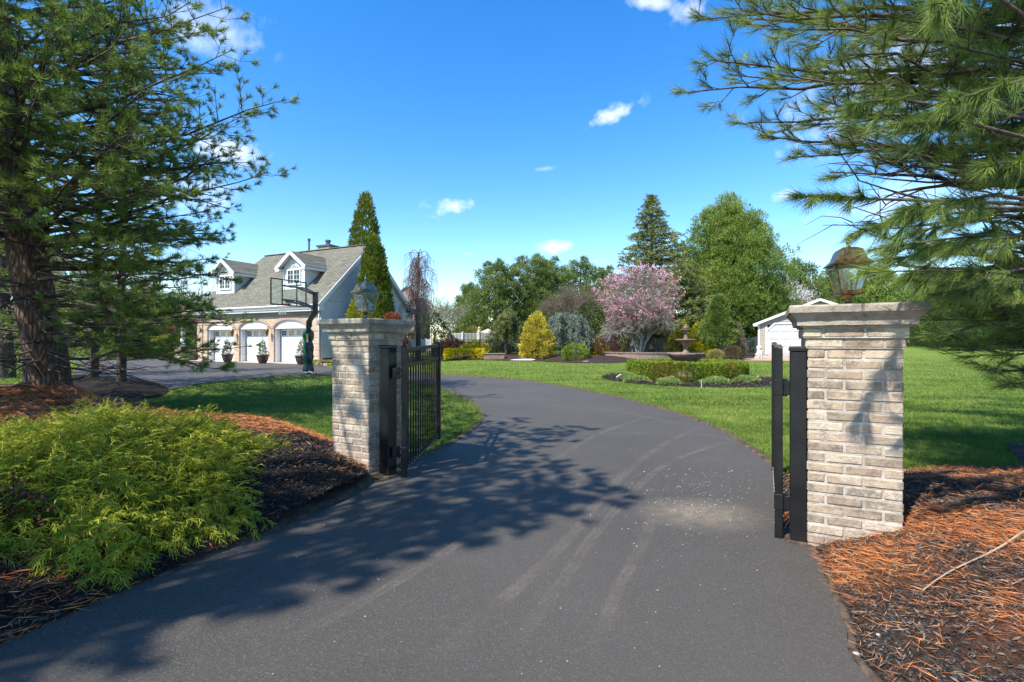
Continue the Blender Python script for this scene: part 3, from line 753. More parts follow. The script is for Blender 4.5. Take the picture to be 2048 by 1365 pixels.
# white specks and fallen scraps on the driveway
V = []; F = []
for i in range(430):
    if i < 330: px, py = R.gauss(1390, 95), 940+abs(R.gauss(0, 75))
    elif i < 345: px, py = R.gauss(1380, 160), R.uniform(1150, 1360)
    else: px, py = R.uniform(500, 1650), 800+560*R.random()**1.6
    x, y = G(px, max(py, 790))
    if not inpoly(np.array([x]), np.array([y]), DRIVE)[0]: continue
    s = R.uniform(.002, .0065)*(1 if R.random() < .95 else 1.9)*(min(1, y/3.5)); b = len(V); a0 = R.random()*6
    V += [(x+s*R.uniform(.5, 1.2)*math.cos(a0+k*1.26), y+s*R.uniform(.5, 1.2)*math.sin(a0+k*1.26), .0155 if k % 2 else .018) for k in range(5)]
    F.append(tuple(range(b, b+5)))
tag(mk('paint_specks', V, F, M['stone_white']), kind='stuff')

# ------------------------------------------------------------------ grass blades, pine straw, mulch chips (uncountable)
def frustum_pts(n, y0, y1, wide=1.12):
    u = NR.random(n); y = 1/((1/y0)+u*(1/y1-1/y0)); x = (NR.random(n)*2-1)*wide*y; return x, y
xg, yg = frustum_pts(480000, 5.2, 70)
lin = lambda poly: inpoly(xg, yg, poly)
BIGD = DRIVE; ok = (NR.random(len(xg)) < np.clip((68-yg)/45, 0, 1)) & ~(lin(GB)) & ~(lin(BIGD) | lin(BED_L) | lin(BED_R) | lin(fb) | lin(gx1))
ok &= ~((np.abs(xg-2.3) < .6) & (yg < 4.2))
xg, yg = xg[ok], yg[ok]; n = len(xg)
P = np.column_stack([xg, yg, np.full(n, .0)]); A = unit(NR.normal(size=(n, 3))*[.55, .55, .15]+[0, 0, 1])
_T = NR.random((256, 256))
def vn(x, y):
    xi = np.floor(x).astype(int); yi = np.floor(y).astype(int); fx = x-xi; fy = y-yi; fx = fx*fx*(3-2*fx); fy = fy*fy*(3-2*fy); T = lambda a, c: _T[a % 256, c % 256]
    return (T(xi, yi)*(1-fx)+T(xi+1, yi)*fx)*(1-fy)+(T(xi, yi+1)*(1-fx)+T(xi+1, yi+1)*fx)*fy
nzv = .38+.42*(vn(xg*.45, yg*.9)-.5)+.62*(vn(xg*1.6+9, yg*3.4)-.5)+.45*(vn(xg*5+3, yg*9)-.5)+NR.normal(size=n)*.16
Lg = Leaves(); Lg.add(*blades(P, A, (.030+.035*NR.random(n))*(1+yg*.012), .0022*np.maximum(1, yg/5), np.clip(nzv, 0, 1), False))
tag(Lg.build('grass', M['grass_blade'], None, False), kind='stuff')
# longer grass hanging over the driveway edges
e = dense(right_edge2[4:-6], .02)+dense(court_front[:-30:1] if False else court_front[30:78], .02); e = np.array(e); e = e[(e[:, 1] < 26) & (e[:, 1] > 6.3)]
e = np.repeat(e, 5, 0)+NR.normal(size=(len(e)*5, 2))*.035; n = len(e)
okk = ~inpoly(e[:, 0], e[:, 1], DRIVE); e = e[okk]; n = len(e)
Lg = Leaves(); Lg.add(*blades(np.column_stack([e, np.full(n, .01)]), unit(NR.normal(size=(n, 3))*[.6, .6, .1]+[0, 0, 1]), .05+.04*NR.random(n), .004, NR.random(n)*.7+.2, False))
tag(Lg.build('grass', M['grass_blade'], None, False), kind='stuff')

def scatter(name, poly, hf, n, dens, L, W, m, box, zj=.012, quad=True, lo=0.0, hi=1.0, flat=.16):
    x = NR.uniform(box[0], box[1], n); y = NR.uniform(box[2], box[3], n)
    keep = inpoly(x, y, poly) & (NR.random(n) < dens(x, y)); x, y = x[keep], y[keep]; n = len(x)
    z = hf(x, y)+NR.random(n)*zj; A = NR.normal(size=(n, 3)); A[:, 2] *= flat; A = unit(A)
    Lv = Leaves(); Lv.add(*blades(np.column_stack([x, y, z]), A, L*(.5+NR.random(n)), W*(.6+.8*NR.random(n)), lo+(hi-lo)*NR.random(n), quad))
    return tag(Lv.build(name, m, None, False), kind='stuff')
def patch(x, y, s=1.0, off=0): return np.clip(.5+.9*(np.sin(x*2.3*s+off)*np.cos(y*2.9*s-off)+.6*np.sin(x*5.1*s+y*3.7*s+off*2)), 0, 1)
dens_r = lambda x, y: .66*np.clip(.12+.95*np.exp(-((x-2.0)**2+(y-2.85)**2)/.06)+patch(x, y, 1.0, 1.2)**2.8*np.clip((x-1.75)/.9, .10, 1)*(.6+.4*patch(x, y, 4, .3)), 0, 1)
scatter('pine_straw', BED_R, h_right, 260000, dens_r, .075, .0010, M['straw'], (1.3, 4.6, .9, 6.3), .03)
scatter('mulch', BED_R, h_right, 110000, lambda x, y: np.full(x.shape, .9), .026, .0032, M['chip'], (1.3, 4.6, .9, 6), .012, True, 0, 1, .35)
dens_l = lambda x, y: np.clip(np.exp(-((y-2.35-(x+2)*-.55)**2)/.10)*.9*(x < -1.3)*(y < 3.6)+np.exp(-((x+1.45)**2+(y-4.95)**2)/.05)
         + np.clip((y-6.1)/.6, 0, 1)*.8+.04, 0, 1)
scatter('pine_straw', BED_L, h_left, 230000, dens_l, .085, .0017, M['straw'], (-10, -.9, 1.2, 10), .03)
scatter('mulch', BED_L, h_left, 110000, lambda x, y: (y < 6)*1.0, .035, .0042, M['chip'], (-6, -.9, 1.2, 7), .02, True, 0, .55, .5)
cl = fb
scatter('mulch', fb, lambda x, y: np.full(x.shape, .04), 9000, lambda x, y: np.ones(x.shape), .06, .015, M['chip'], (3, 10, 14.5, 23), .02, True, 0, .6, .4)

# ------------------------------------------------------------------ gate pillars, lanterns, posts, gates
ANG = math.radians(-27)
U = Vector((math.cos(ANG), math.sin(ANG), 0)); VV = Vector((-math.sin(ANG), math.cos(ANG), 0))
PIL = {'l': (Vector((-1.56, 5.395, 0)), .0), 'r': (Vector((2.296, 3.416, 0)), .0)}
COURSE = .0677; TOPZ = 1.600

def make_pillar(c, label, z0):
    t = thing('brick_pillar', (c.x, c.y, 0), ANG, label, 'brick pillar', 'brick pillars either side of the gates')
    shaft = MB(); mort = MB(); top = TOPZ-.145; n = int((top-z0)/COURSE)+2
    for i in range(n):
        zc = top-COURSE*(i+.5)
        h = .254 + (.028 if i == 0 else .012 if i == 1 else 0)
        BH = COURSE-.0115; dpt = .098
        mort.box((0, 0, zc), (2*h-.008, 2*h-.008, COURSE), 0)
        for side in range(4):
            rz = side*PI/2; cr, sr = math.cos(rz), math.sin(rz)
            w = 2*h
            cuts = [0, .4, .8, 1.0] if (i+side) % 2 else [0, .2, .6, 1.0]
            for a, b in zip(cuts[:-1], cuts[1:]):
                x0, x1 = -h+a*w+.0055, -h+b*w-.0055
                if a == 0: x0 -= .0055
                if b == 1: x1 += .0055-.0  # runs to the corner
                x1 = min(x1, h-.002); x0 = max(x0, -h+.002)
                pr = R.uniform(-.0015, .0035); yc = -h+.02-pr/2
                L = x1-x0; xm = (x0+x1)/2; jz = R.uniform(-.0015, .0015)
                cx, cy = xm, yc
                shaft.box((cx*cr-cy*sr, cx*sr+cy*cr, zc+jz), (L, .04+pr, BH+R.uniform(-.002, .002)), rz+R.uniform(-.004, .004), R.random(), .006)
    shaft.build('brick_shaft', M['pbrick'], t, attr=True)
    mort.build('mortar_joints', M['mortar'], t)
    cp = MB(); prof = [(.292, 0), (.292, .012), (.318, .014), (.320, .046), (.325, .050), (.333, .066), (.350, .086), (.352, .094), (.364, .096), (.366, .134), (.360, .143), (.345, .1455)]
    # subdivided moulding so that it can be weathered
    V = []; F = []; m = 14
    for (h, z) in prof:
        for s in range(4):
            for k in range(m):
                u = -1+2*k/m; x, y = [(u, -1), (1, u), (-u, 1), (-1, -u)][s]
                j = R.uniform(-.0022, .0022); V.append((x*(h+j), y*(h+j), TOPZ-.145+z+R.uniform(-.0012, .0012)))
    N4 = 4*m
    for i in range(len(prof)-1):
        for k in range(N4): F.append((i*N4+k, i*N4+(k+1) % N4, (i+1)*N4+(k+1) % N4, (i+1)*N4+k))
    F.append(tuple(range(N4-1, -1, -1))); F.append(tuple((len(prof)-1)*N4+k for k in range(N4)))
    cp.add(V, F); cp.build('cap', M['cap'], t)
    return t
make_pillar(PIL['l'][0], 'brick gate pillar with weathered stone cap, beside the golden cypress shrub', -.1)
make_pillar(PIL['r'][0], 'pale brick gate pillar rising from orange pine straw, under the long needled pine', -.1)

def make_lantern(c, rz, label, brass, candles=True):
    t = thing('pillar_lantern', (c.x, c.y, TOPZ), rz, label, 'lantern', 'lanterns on the gate pillars'); t.scale = (.78, .78, 1.08)
    b = MB(); b.lathe([(0, .0), (.062, .0), (.062, .010), (.030, .016), (.026, .060), (.045, .066), (.05, .078), (.0, .078)], n=20); b.build('stem', brass, t, True)
    b = MB(); b.frus((0, 0, 0), [(.070, .075), (.094, .078), (.096, .088), (.086, .096), (.080, .098)]); b.build('base_plate', brass, t)
    g0, g1, z0, z1 = .078, .124, .098, .262
    fr = MB()
    for sx in (-1, 1):
        for sy in (-1, 1): fr.bar((sx*g0, sy*g0, z0), (sx*g1, sy*g1, z1), .010, .010)
    for s in range(4):
        a = s*PI/2; ca, sa = math.cos(a), math.sin(a)
        rr = lambda x, y, z: (x*ca-y*sa, x*sa+y*ca, z)
        fr.bar(rr(-g0, -g0, z0), rr(g0, -g0, z0), .008, .010); fr.bar(rr(-g1, -g1, z1), rr(g1, -g1, z1), .008, .012)
    fr.build('frame', brass, t)
    for s in range(4):
        a = s*PI/2; ca, sa = math.cos(a), math.sin(a); gl = MB()
        q = [(-g0+.004, -g0, z0+.004), (g0-.004, -g0, z0+.004), (g1-.005, -g1, z1-.005), (-g1+.005, -g1, z1-.005)]
        # a bevelled pane: centre field slightly raised
        inn = [(q[i][0]*.80+.20*0, q[i][1]*1.0-.003, q[i][2]*.8+.2*(z0+z1)/2) for i in range(4)]
        pts = [(x*ca-y*sa, x*sa+y*ca, z) for (x, y, z) in q+inn]
        gl.add(pts, [(4, 5, 6, 7), (0, 1, 5, 4), (1, 2, 6, 5), (2, 3, 7, 6), (3, 0, 4, 7)]); gl.build('glass_pane', M['glass'], t)
    rf = MB(); rf.frus((0, 0, 0), [(.118, .262), (.150, .262), (.152, .270), (.140, .276), (.112, .298), (.098, .330), (.090, .350), (.076, .364), (.050, .374), (.02, .378)]); rf.build('roof', brass, t)
    fn = MB(); fn.lathe([(.0, .374), (.022, .376), (.014, .386), (.008, .394), (.016, .402), (.019, .410), (.013, .420), (.006, .424), (.009, .432), (.004, .442), (0, .446)], n=12); fn.build('finial', brass, t, True)
    if candles:
        for (x, y) in ((-.028, -.01), (.028, .012), (0, .03)):
            cd = MB(); cd.tube([(x, y, z0), (x, y, z0+.075)], .010, 8); o = cd.build('candle_tube', brass, t, True)
            bl = MB(); bl.lathe([(.006, 0), (.011, .010), (.009, .026), (.002, .044), (0, .046)], (x, y, z0+.075), 10); bl.build('bulb', M['bulb'], o, True)
make_lantern(PIL['l'][0]+Vector((-.02, 0, 0)), ANG+math.radians(4), 'greenish brass lantern on the cap of the pillar by the basketball hoop', M['brass_green'])
make_lantern(PIL['r'][0]+Vector((0, 0, 0)), ANG+math.radians(10), 'brown brass lantern with candle bulbs on the pillar beneath the pine branches', M['brass'])

def post(c, label, sz=1.0):
    t = thing('gate_post', (c.x, c.y, 0), ANG, label, 'gate post', 'black steel gate posts')
    t.scale = (sz, sz, 1)
    b = MB(); b.box((0, 0, .63), (.125, .125, 1.34), 0, 0, .006); b.build('post', M['black'], t)
    b = MB(); b.frus((0, 0, 0), [(.068, 1.30), (.070, 1.302), (.070, 1.322), (.060, 1.332)]); b.build('post_cap', M['black'], t)
    b = MB(); b.box((0, 0, .016), (.2, .2, .02), 0, 0, .003); b.build('foot', M['dirt'], t)
cl = PIL['l'][0]+U*.254-VV*.254; cr = PIL['r'][0]-U*.254-VV*.254
postL = cl+U*.165+VV*.10; postR = cr-U*.052+VV*.075
post(postL, 'square black gate post beside the left brick pillar')
post(postR, 'square black gate post against the left side of the right brick pillar', .78)

def gate(h, e, pv, label):
    """leaf from hinge point h to end e; pv: the post centre"""
    d = (e-h); L = d.length; rz = math.atan2(d.y, d.x)
    t = thing('metal_gate', (h.x, h.y, 0), rz, label, 'metal gate', 'open driveway gates')
    def pt(n, x0, x1, z0, z1, w=.025, nm=None):
        b = MB(); b.bar((x0, 0, z0), (x1, 0, z1), w, .038); return b.build(nm or n, M['black'], t)
    b = MB(); b.box((0, 0, .665), (.05, .05, 1.31), 0, 0, .003); b.frus((0, 0, 0), [(.026, 1.322), (.028, 1.325), (.014, 1.345)]); b.build('hinge_stile', M['black'], t)
    b = MB(); b.box((L, 0, .70), (.05, .05, 1.28), 0, 0, .003); b.frus((L, 0, 0), [(.026, 1.342), (.028, 1.345), (.014, 1.362)]); b.build('end_stile', M['black'], t)
    pt('top_rail', .025, L-.025, 1.285, 1.315); pt('middle_rail', .025, L-.025, 1.12, 1.15); pt('bottom_rail', .025, L-.025, .10, .12)
    b = MB(); b.bar((.10, -.0, 1.14), (.45, 0, 1.28), .008, .010); b.build('brace', M['black'], t)
    N = 14
    for i in range(N):
        x = .03+(L-.06)*(i+1)/(N+1); zt = 1.285+.03*x/L
        b = MB(); b.box((x, .0, (zt+.09)/2), (.016, .017, zt-.08), 0); o = b.build('picket', M['black'], t)
        b = MB(); b.box((x, 0, .094+.02*x/L), (.017, .034, .018)); b.build('picket_foot', M['concrete'], o)
    inv = root_mat(t).inverted(); lp = inv @ Vector((pv.x, pv.y, 0))
    for z in (.26, 1.05):
        b = MB(); q = Vector((lp.x, lp.y, 0))*.55
        b.box((.0, 0, z), (.056, .056, .11), 0, 0, .004)
        b.bar((0, 0, z+.03), (q.x, q.y, z+.03), .03, .02); b.bar((0, 0, z-.03), (q.x, q.y, z-.03), .03, .02)
        b.tube([(q.x*.6, q.y*.6, z-.06), (q.x*.6, q.y*.6, z+.06)], .014, 8); b.box((q.x, q.y, z), (.05, .05, .10), 0, 0, .004); b.build('hinge', M['black'], t)
    return t
gate(Vector((-1.075, 4.99, 0)), Vector((-.985, 6.72, 0)), postL, 'open black picket gate seen broadside next to the left pillar')
gate(Vector((1.845, 3.46, 0)), Vector((2.66, 5.07, 0)), postR, 'open black picket gate seen edge on next to the right pillar')

# fallen stick and pebbles in the right bed
b = MB(); p0 = G(1845, 1133, .30); p1 = G(2075, 1068, .34)
hz = lambda p: float(h_right(np.array([p[0]]), np.array([p[1]]))[0])
q0 = Vector((p0[0], p0[1], hz(p0)+.03)); q1 = Vector((p1[0], p1[1], hz(p1)+.06))
pts = [q0.lerp(q1, i/9)+Vector((0, .012*math.sin(i*.9), .012*math.sin(PI*i/9))) for i in range(10)]
b.tube(pts, [.003+.0004*i for i in range(10)], 7); o = b.build('fallen_stick', M['wood_pale'], None, True); tag(o, 'thin pale stick lying across the pine straw', 'stick')
for i, (px, py, z, s) in enumerate(((1712, 1262, .12, .014), (1757, 1222, .17, .009), (1770, 1345, .18, .009))):
    x, y = G(px, py, z); z = float(h_right(np.array([x]), np.array([y]))[0])
    b = MB(); b.sphere((x, y, z+s*.4), s, 10, 7, (1.2, .9, .6)); o = b.build('pebble', M['concrete'], None, True)
    tag(o, ('largest pale pebble in the mulch near the driveway edge', 'small white pebble in the mulch above the largest pebble', 'small pale pebble at the bottom of the right mulch bed')[i], 'pebble', 'pebbles in the right bed')

# ------------------------------------------------------------------ golden cypress and the small dark shrub
def cypress(c, rx, ry, rz, n, label):
    t = thing('cypress_shrub', (c[0], c[1], 0), 0, label, 'shrub')
    Lv = Leaves(); W = MB()
    rg = np.random.default_rng(3)
    d = unit(rg.normal(size=(n*2, 3))); d = d[d[:, 2] > -.18][:n]; n = len(d)
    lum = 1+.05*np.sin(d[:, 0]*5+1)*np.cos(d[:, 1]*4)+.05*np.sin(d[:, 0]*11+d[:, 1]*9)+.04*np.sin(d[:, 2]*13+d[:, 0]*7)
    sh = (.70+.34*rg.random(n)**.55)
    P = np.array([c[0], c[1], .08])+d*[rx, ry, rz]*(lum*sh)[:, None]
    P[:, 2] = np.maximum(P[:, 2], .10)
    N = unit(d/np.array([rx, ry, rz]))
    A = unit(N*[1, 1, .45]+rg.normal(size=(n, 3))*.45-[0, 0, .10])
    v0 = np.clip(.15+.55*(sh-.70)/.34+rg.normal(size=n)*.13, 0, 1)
    # each spray: a drooping stem of 5 joints with side threads
    L = .11+.10*rg.random(n); J = 5
    cur = P.copy(); dirn = A.copy()
    side = unit(np.cross(dirn, [0, 0, 1])+1e-6)
    for j in range(J):
        nxt = cur+dirn*(L/J)[:, None]
        w = .0024*(1-.1*j)
        s2 = side*w
        V = np.stack([cur-s2, cur+s2, nxt+s2*.8, nxt-s2*.8], 1).reshape(-1, 3); F = np.arange(n*4).reshape(n, 4)
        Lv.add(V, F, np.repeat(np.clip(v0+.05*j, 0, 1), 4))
        for sgn in (-1, 1):
            for rep in range(2):
                base = cur+dirn*(L/J)[:, None]*rg.random((n, 1))
                dd = unit(dirn*1.0+side*sgn*(.55+.5*rg.random((n, 1)))+rg.normal(size=(n, 3))*.2-[0, 0, .22])
                ll = L*(.36-.035*j)*(.6+.7*rg.random(n)); kn = base+dd*(ll*.55)[:, None]; dd2 = unit(dd-[0, 0, .38]+rg.normal(size=(n, 3))*.15); tip = kn+dd2*(ll*.55)[:, None]
                ws = unit(np.cross(dd, rg.normal(size=(n, 3))))*.0023
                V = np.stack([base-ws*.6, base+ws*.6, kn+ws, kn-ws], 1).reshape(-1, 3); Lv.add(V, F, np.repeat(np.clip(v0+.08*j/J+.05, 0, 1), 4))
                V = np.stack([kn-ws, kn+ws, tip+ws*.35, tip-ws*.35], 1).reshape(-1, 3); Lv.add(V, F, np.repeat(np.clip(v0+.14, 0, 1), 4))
        cur = nxt; dirn = unit(dirn-[0, 0, .15]); 
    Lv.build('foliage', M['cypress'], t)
    for k in range(70):
        a = R.uniform(0, 2*PI); e = R.uniform(.1, 1.2); dd = Vector((math.cos(a)*math.cos(e)*rx, math.sin(a)*math.cos(e)*ry, math.sin(e)*rz))
        p = Vector((c[0]+R.uniform(-.3, .3), c[1]+R.uniform(-.2, .2), .05)); q = Vector((c[0], c[1], .08))+dd*.88
        W.tube(bezier(p, q, .06, 5, .03), [.014, .012, .009, .006, .003], 4, False)
    W.build('stems', M['bark2'], t)
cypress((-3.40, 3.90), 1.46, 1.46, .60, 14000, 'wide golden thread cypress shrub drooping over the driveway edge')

t = thing('barberry_shrub', (-2.98, 2.86, 0), 0, 'small dark purple twiggy shrub below the golden cypress', 'shrub')
Lv = Leaves(); C_, N_ = blob_pts(330, (-2.98, 2.86, .26), (.28, .26, .24), 4, .2, .4); Lv.clumps(C_, N_, .05, 7, .035, .010, v=NR.random(len(C_))*.3); Lv.build('foliage', M['burgundy'], t)
W = MB()
for k in range(26):
    a = R.uniform(0, 2*PI); q = Vector((-2.98+R.uniform(-.3, .3), 2.86+R.uniform(-.28, .28), R.uniform(.2, .55))); W.tube(bezier((-2.98, 2.86, .02), q, .02, 4, .05), [.006, .004, .003, .0015], 4, False)
W.build('stems', M['twig'], t)

# ------------------------------------------------------------------ the large pine on the left
def pine_tree(name, base, H, lean, r0, label, mat, specs, zlo, zhi, spacing, reach, rg, k, nl, nw, sub, sublen, group=None, bark='bark', extra=(), twn=4, twig=.22, per=5, spread=.9, cone=.65, spec_start=.35, along=.09):
    t = thing(name, (base[0], base[1], 0), 0, label, 'pine tree', group)
    tr = []; n = 14
    for i in range(n):
        f = i/(n-1); tr.append(Vector((base[0]+lean[0]*f+.05*math.sin(i*1.3), base[1]+lean[1]*f+.05*math.cos(i*1.7), -.05+H*f)))
    rad = [r0*(1.12 if i == 0 else 1)*(1-i/(n-1))**.75+.02 for i in range(n)]
    trunk = MB(); 
    fine = [at_poly(tr, i/60)[0] for i in range(61)]
    def rr(f): x = f*(n-1); i = min(int(x), n-2); return rad[i]+(rad[i+1]-rad[i])*(x-i)
    V = []; sides = 22
    for i, p in enumerate(fine):
        r = rr(i/60)
        for s in range(sides):
            a = 2*PI*s/sides; q = r*(1+.07*math.sin(a*5+i*.5)+.04*rg.uniform(-1, 1)); V.append((p.x+q*math.cos(a), p.y+q*math.sin(a), p.z))
    trunk.add(V, [(i*sides+s, i*sides+(s+1) % sides, (i+1)*sides+(s+1) % sides, (i+1)*sides+s) for i in range(60) for s in range(sides)])
    trunk.build('trunk', M[bark], t, True, True)
    W = MB(); T = []
    z = zlo
    while z < zhi:
        f = z/H; p, _ = at_poly(tr, min(f, .99)); a0 = rg.random()*2*PI
        for j in range(per):
            a = a0+j*2*PI/per+rg.uniform(-.4, .4); L = reach(f)*rg.uniform(.7, 1.1)
            e = rg.uniform(-.12, .22)+.5*f*f
            q = p+Vector((math.cos(a)*math.cos(e), math.sin(a)*math.cos(e), math.sin(e)))*L
            s = p+Vector((0, 0, rg.uniform(-.15, .15)))
            pine_limb(W, T, bezier(s, q, rg.uniform(-.07, .05), 7, .018, rg), .02+.014*L*cone*1.4, rg, sub, sublen, twig, .28, twn=twn)
        z += spacing*rg.uniform(.7, 1.3)
    for (q, zr, L2) in specs:
        p, _ = at_poly(tr, min(max(zr/H, .02), .98)); q = Vector(q)
        pine_limb(W, T, bezier(p, q, rg.uniform(-.05, .03), 9, .014, rg), .05, rg, sub, L2, twig, spec_start, twn=twn)
    for (a, q) in extra:
        W.tube(bezier(a, q, rg.uniform(-.1, .1), 6, .04, rg), [.022, .017, .013, .009, .006, .003], 4, False)
        a = Vector(a); q = Vector(q)
        for j in range(3):
            s = a.lerp(q, rg.uniform(.35, .9)); W.tube(bezier(s, s+(q-a)*.3+Vector((rg.uniform(-.3, .3), rg.uniform(-.3, .3), rg.uniform(-.3, .3))), .1, 4, .06, rg), [.007, .005, .004, .002], 3, False)
    W.build('branches', M['branch'], t, True, True)
    P, A = tip_arrays(T); Lv = Leaves(); Lv.tufts(P, A, k, nl, nw, spread, along); Lv.build('needles', mat, t)
    return t, T
rg = random.Random(21)
def tip(px, py, Y): return (PX(px, Y), Y, PZ(py, Y))
# silhouette of the left pine against the sky
specs = [(tip(570, 200, 9.3), 4.4, 1.1), (tip(535, 345, 8.9), 3.4, 1.0), (tip(465, 100, 8.4), 5.6, 1.2), (tip(455, 15, 8.6), 6.4, 1.2),
         (tip(500, 225, 10.3), 4.2, 1.0), (tip(480, 300, 10.0), 3.6, .7), (tip(465, 560, 9.6), 2.9, .8), (tip(430, 620, 8.8), 2.2, .8),
         (tip(455, 740, 9.8), 1.9, .7), (tip(380, 690, 8.6), 1.6, .9), (tip(330, 640, 8.0), 2.0, 1.0), (tip(300, 500, 7.6), 3.0, 1.1),
         (tip(330, 380, 7.4), 3.8, 1.1), (tip(280, 260, 7.0), 4.6, 1.1), (tip(350, 150, 7.6), 5.2, 1.2), (tip(250, 60, 7.2), 5.6, 1.2),
         (tip(150, 330, 6.8), 4.0, 1.1), (tip(80, 180, 6.6), 4.6, 1.1), 
         (tip(420, 420, 9.2), 3.6, .8), (tip(390, 480, 10.6), 3.4, 1.0),
         (tip(40, 40, 6.4), 5.4, 1.2), (tip(400, 600, 9.0), 2.4, .9), (tip(350, 545, 8.4), 2.6, .9), (tip(300, 600, 8.0), 2.2, .9), (tip(260, 650, 8.4), 1.8, .9), (tip(380, 650, 9.4), 1.9, .8), (tip(345, 715, 9.0), 1.5, .8), (tip(415, 700, 9.6), 1.7, .7), (tip(290, 540, 9.4), 2.8, 1.0), (tip(395, 530, 9.8), 2.9, .9), (tip(330, 460, 8.6), 3.2, 1.0), (tip(440, 480, 10.2), 3.3, .8), (tip(400, 250, 8.6), 4.6, 1.1), (tip(420, 60, 10.5), 6.4, 1.2), (tip(380, 5, 8.0), 6.6, 1.1)]
dead = []
for i in range(44):
    z = rg.uniform(.4, 4.0); a = rg.uniform(-1.7, .6); L = rg.uniform(1.0, 3.2)
    s = Vector((-8.97-.05*z, 9.6, z)); dead.append((s, s+Vector((math.cos(a)*L, math.sin(a)*L, rg.uniform(-.7, .3)*L*.4))))
pine_tree('pine_tree', (-8.97, 9.75), 13.5, (-2.0, .1), .33, 'largest pine at left with thick dark leaning trunk and wide needled branches', M['pine_near'],
          specs, 3.5, 12.8, .46, lambda f: 4.3*(1-f)**.6+.6, rg, 34, .12, .0042, .23, 1.2, 'pines along the left side', extra=dead, twn=6, spread=1.25, per=6)

# ------------------------------------------------------------------ the three car garage house
GO = Vector((-19.07, 35.1, 0)); GR = math.atan2(-.4408, .898)
ga = thing('garage_building', GO, GR, 'house with three white arched garage doors and two roof dormers', 'building')
def GL(x, y, z=0): return root_mat(ga) @ Vector((x, y, z))
X0, X1, DEP = -4.78, 7.72, 8.6
doors = [(-3.70, -.72), (-.15, 2.85), (3.40, 6.40)]; SPR, APX, WT = 2.28, 2.86, 3.06
b = MB()
def arch(x, a, c, rise=APX-SPR, s=SPR): m = (a+c)/2; h = (c-a)/2; return s+rise*math.sqrt(max(0, 1-((x-m)/h)**2))
segs = []; last = X0
for (a, c) in doors: segs.append((last, a)); last = c
segs.append((last, X1))
for (a, c) in segs: b.add([(a, 0, 0), (c, 0, 0), (c, 0, WT), (a, 0, WT)], [(0, 1, 2, 3)])
for (a, c) in doors:
    n = 18; xs = [a+(c-a)*i/n for i in range(n+1)]
    for p, q in zip(xs[:-1], xs[1:]):
        zp, zq = arch(p, a, c), arch(q, a, c)
        b.add([(p, 0, zp), (q, 0, zq), (q, 0, WT), (p, 0, WT)], [(0, 1, 2, 3)])
        b.add([(p, 0, zp), (q, 0, zq), (q, .12, zq), (p, .12, zp)], [(0, 3, 2, 1)])
    for x in (a, c): b.add([(x, 0, 0), (x, .12, 0), (x, .12, SPR), (x, 0, SPR)], [(0, 1, 2, 3)])
b.add([(X0, 0, 0), (X0, 8.6, 0), (X0, 8.6, WT), (X0, 0, WT)], [(0, 1, 2, 3)])
b.box((X1-.28, -.035, WT/2-.2), (.62, .07, WT-.4)); b.box((X0+.3, -.035, WT/2-.2), (.6, .07, WT-.4))
for i in range(7): b.box((X1-.28, -.045, .2+i*.40), (.66, .09, .30), 0, 0, .02)
wall = b.build('brick_wall', M['house_brick'], ga)
b = MB(); b.box(((X0+X1)/2, -.02, (3.06+3.40)/2), (X1-X0, .04, .34)); b.build('soldier_course', M['soldier'], ga)
for (a, c) in doors:
    m, h = (a+c)/2, (c-a)/2; b = MB(); n = 26
    for i in range(n):
        t0, t1 = PI*i/n, PI*(i+.88)/n
        f = lambda t, e: (m-(h+e)*math.cos(t), SPR+(APX-SPR+e)*math.sin(t))
        q = [f(t0, .002), f(t1, .002), f(t1, .22), f(t0, .22)]
        V = [(x, -.03, z) for x, z in q]+[(x, .0, z) for x, z in q]
        b.add(V, [(0, 1, 2, 3), (0, 4, 5, 1), (1, 5, 6, 2), (2, 6, 7, 3), (3, 7, 4, 0)])
    b.build('arch_bricks', M['arch_brick'], ga)
    # white reveal and lunette
    b = MB(); b.box((a+.04, .29, SPR/2), (.08, .34, SPR)); b.box((c-.04, .29, SPR/2), (.08, .34, SPR)); b.box((m, .29, SPR-.0), (c-a, .34, .06)); b.build('door_reveal', M['white'], ga)
    b = MB(); V = [(a+.01, .10, SPR), (c-.01, .10, SPR)]+[(a+(c-a)*i/18, .10, max(SPR, arch(a+(c-a)*i/18, a, c)-.004)) for i in range(17, 0, -1)]
    b.add(V, [tuple(range(len(V)))]); b.box((m, .085, SPR+.02), (c-a-.02, .04, .05)); b.box((m, .09, SPR+.16), (.05, .02, .2)); b.build('lunette_panel', M['white'], ga)
    # door leaf of raised panels with a row of lights
    b = MB(); dw = c-a-.16; b.box((m, .52, 1.13), (dw, .05, 2.26))
    for r_ in range(4):
        for k in range(4):
            if r_ == 3: continue
            b.box((m-dw/2+dw*(k+.5)/4, .488, .30+r_*.56), (dw/4-.12, .02, .40), 0, 0, .006)
    dr = b.build('garage_door', M['door'], ga)
    for k in range(4):
        xc = m-dw/2+dw*(k+.5)/4
        w = MB(); w.box((xc, .492, 1.97), (.44, .02, .32)); o = w.build('window', M['window_dark'], dr)
        w = MB(); w.box((xc, .478, 1.97), (.03, .02, .34)); w.box((xc, .479, 1.97), (.46, .02, .03))
        for s in (-1, 1): w.box((xc+s*.225, .478, 1.97), (.03, .022, .36)); w.box((xc, .478, 1.97+s*.17), (.48, .023, .03))
        w.build('muntins', M['door'], dr)
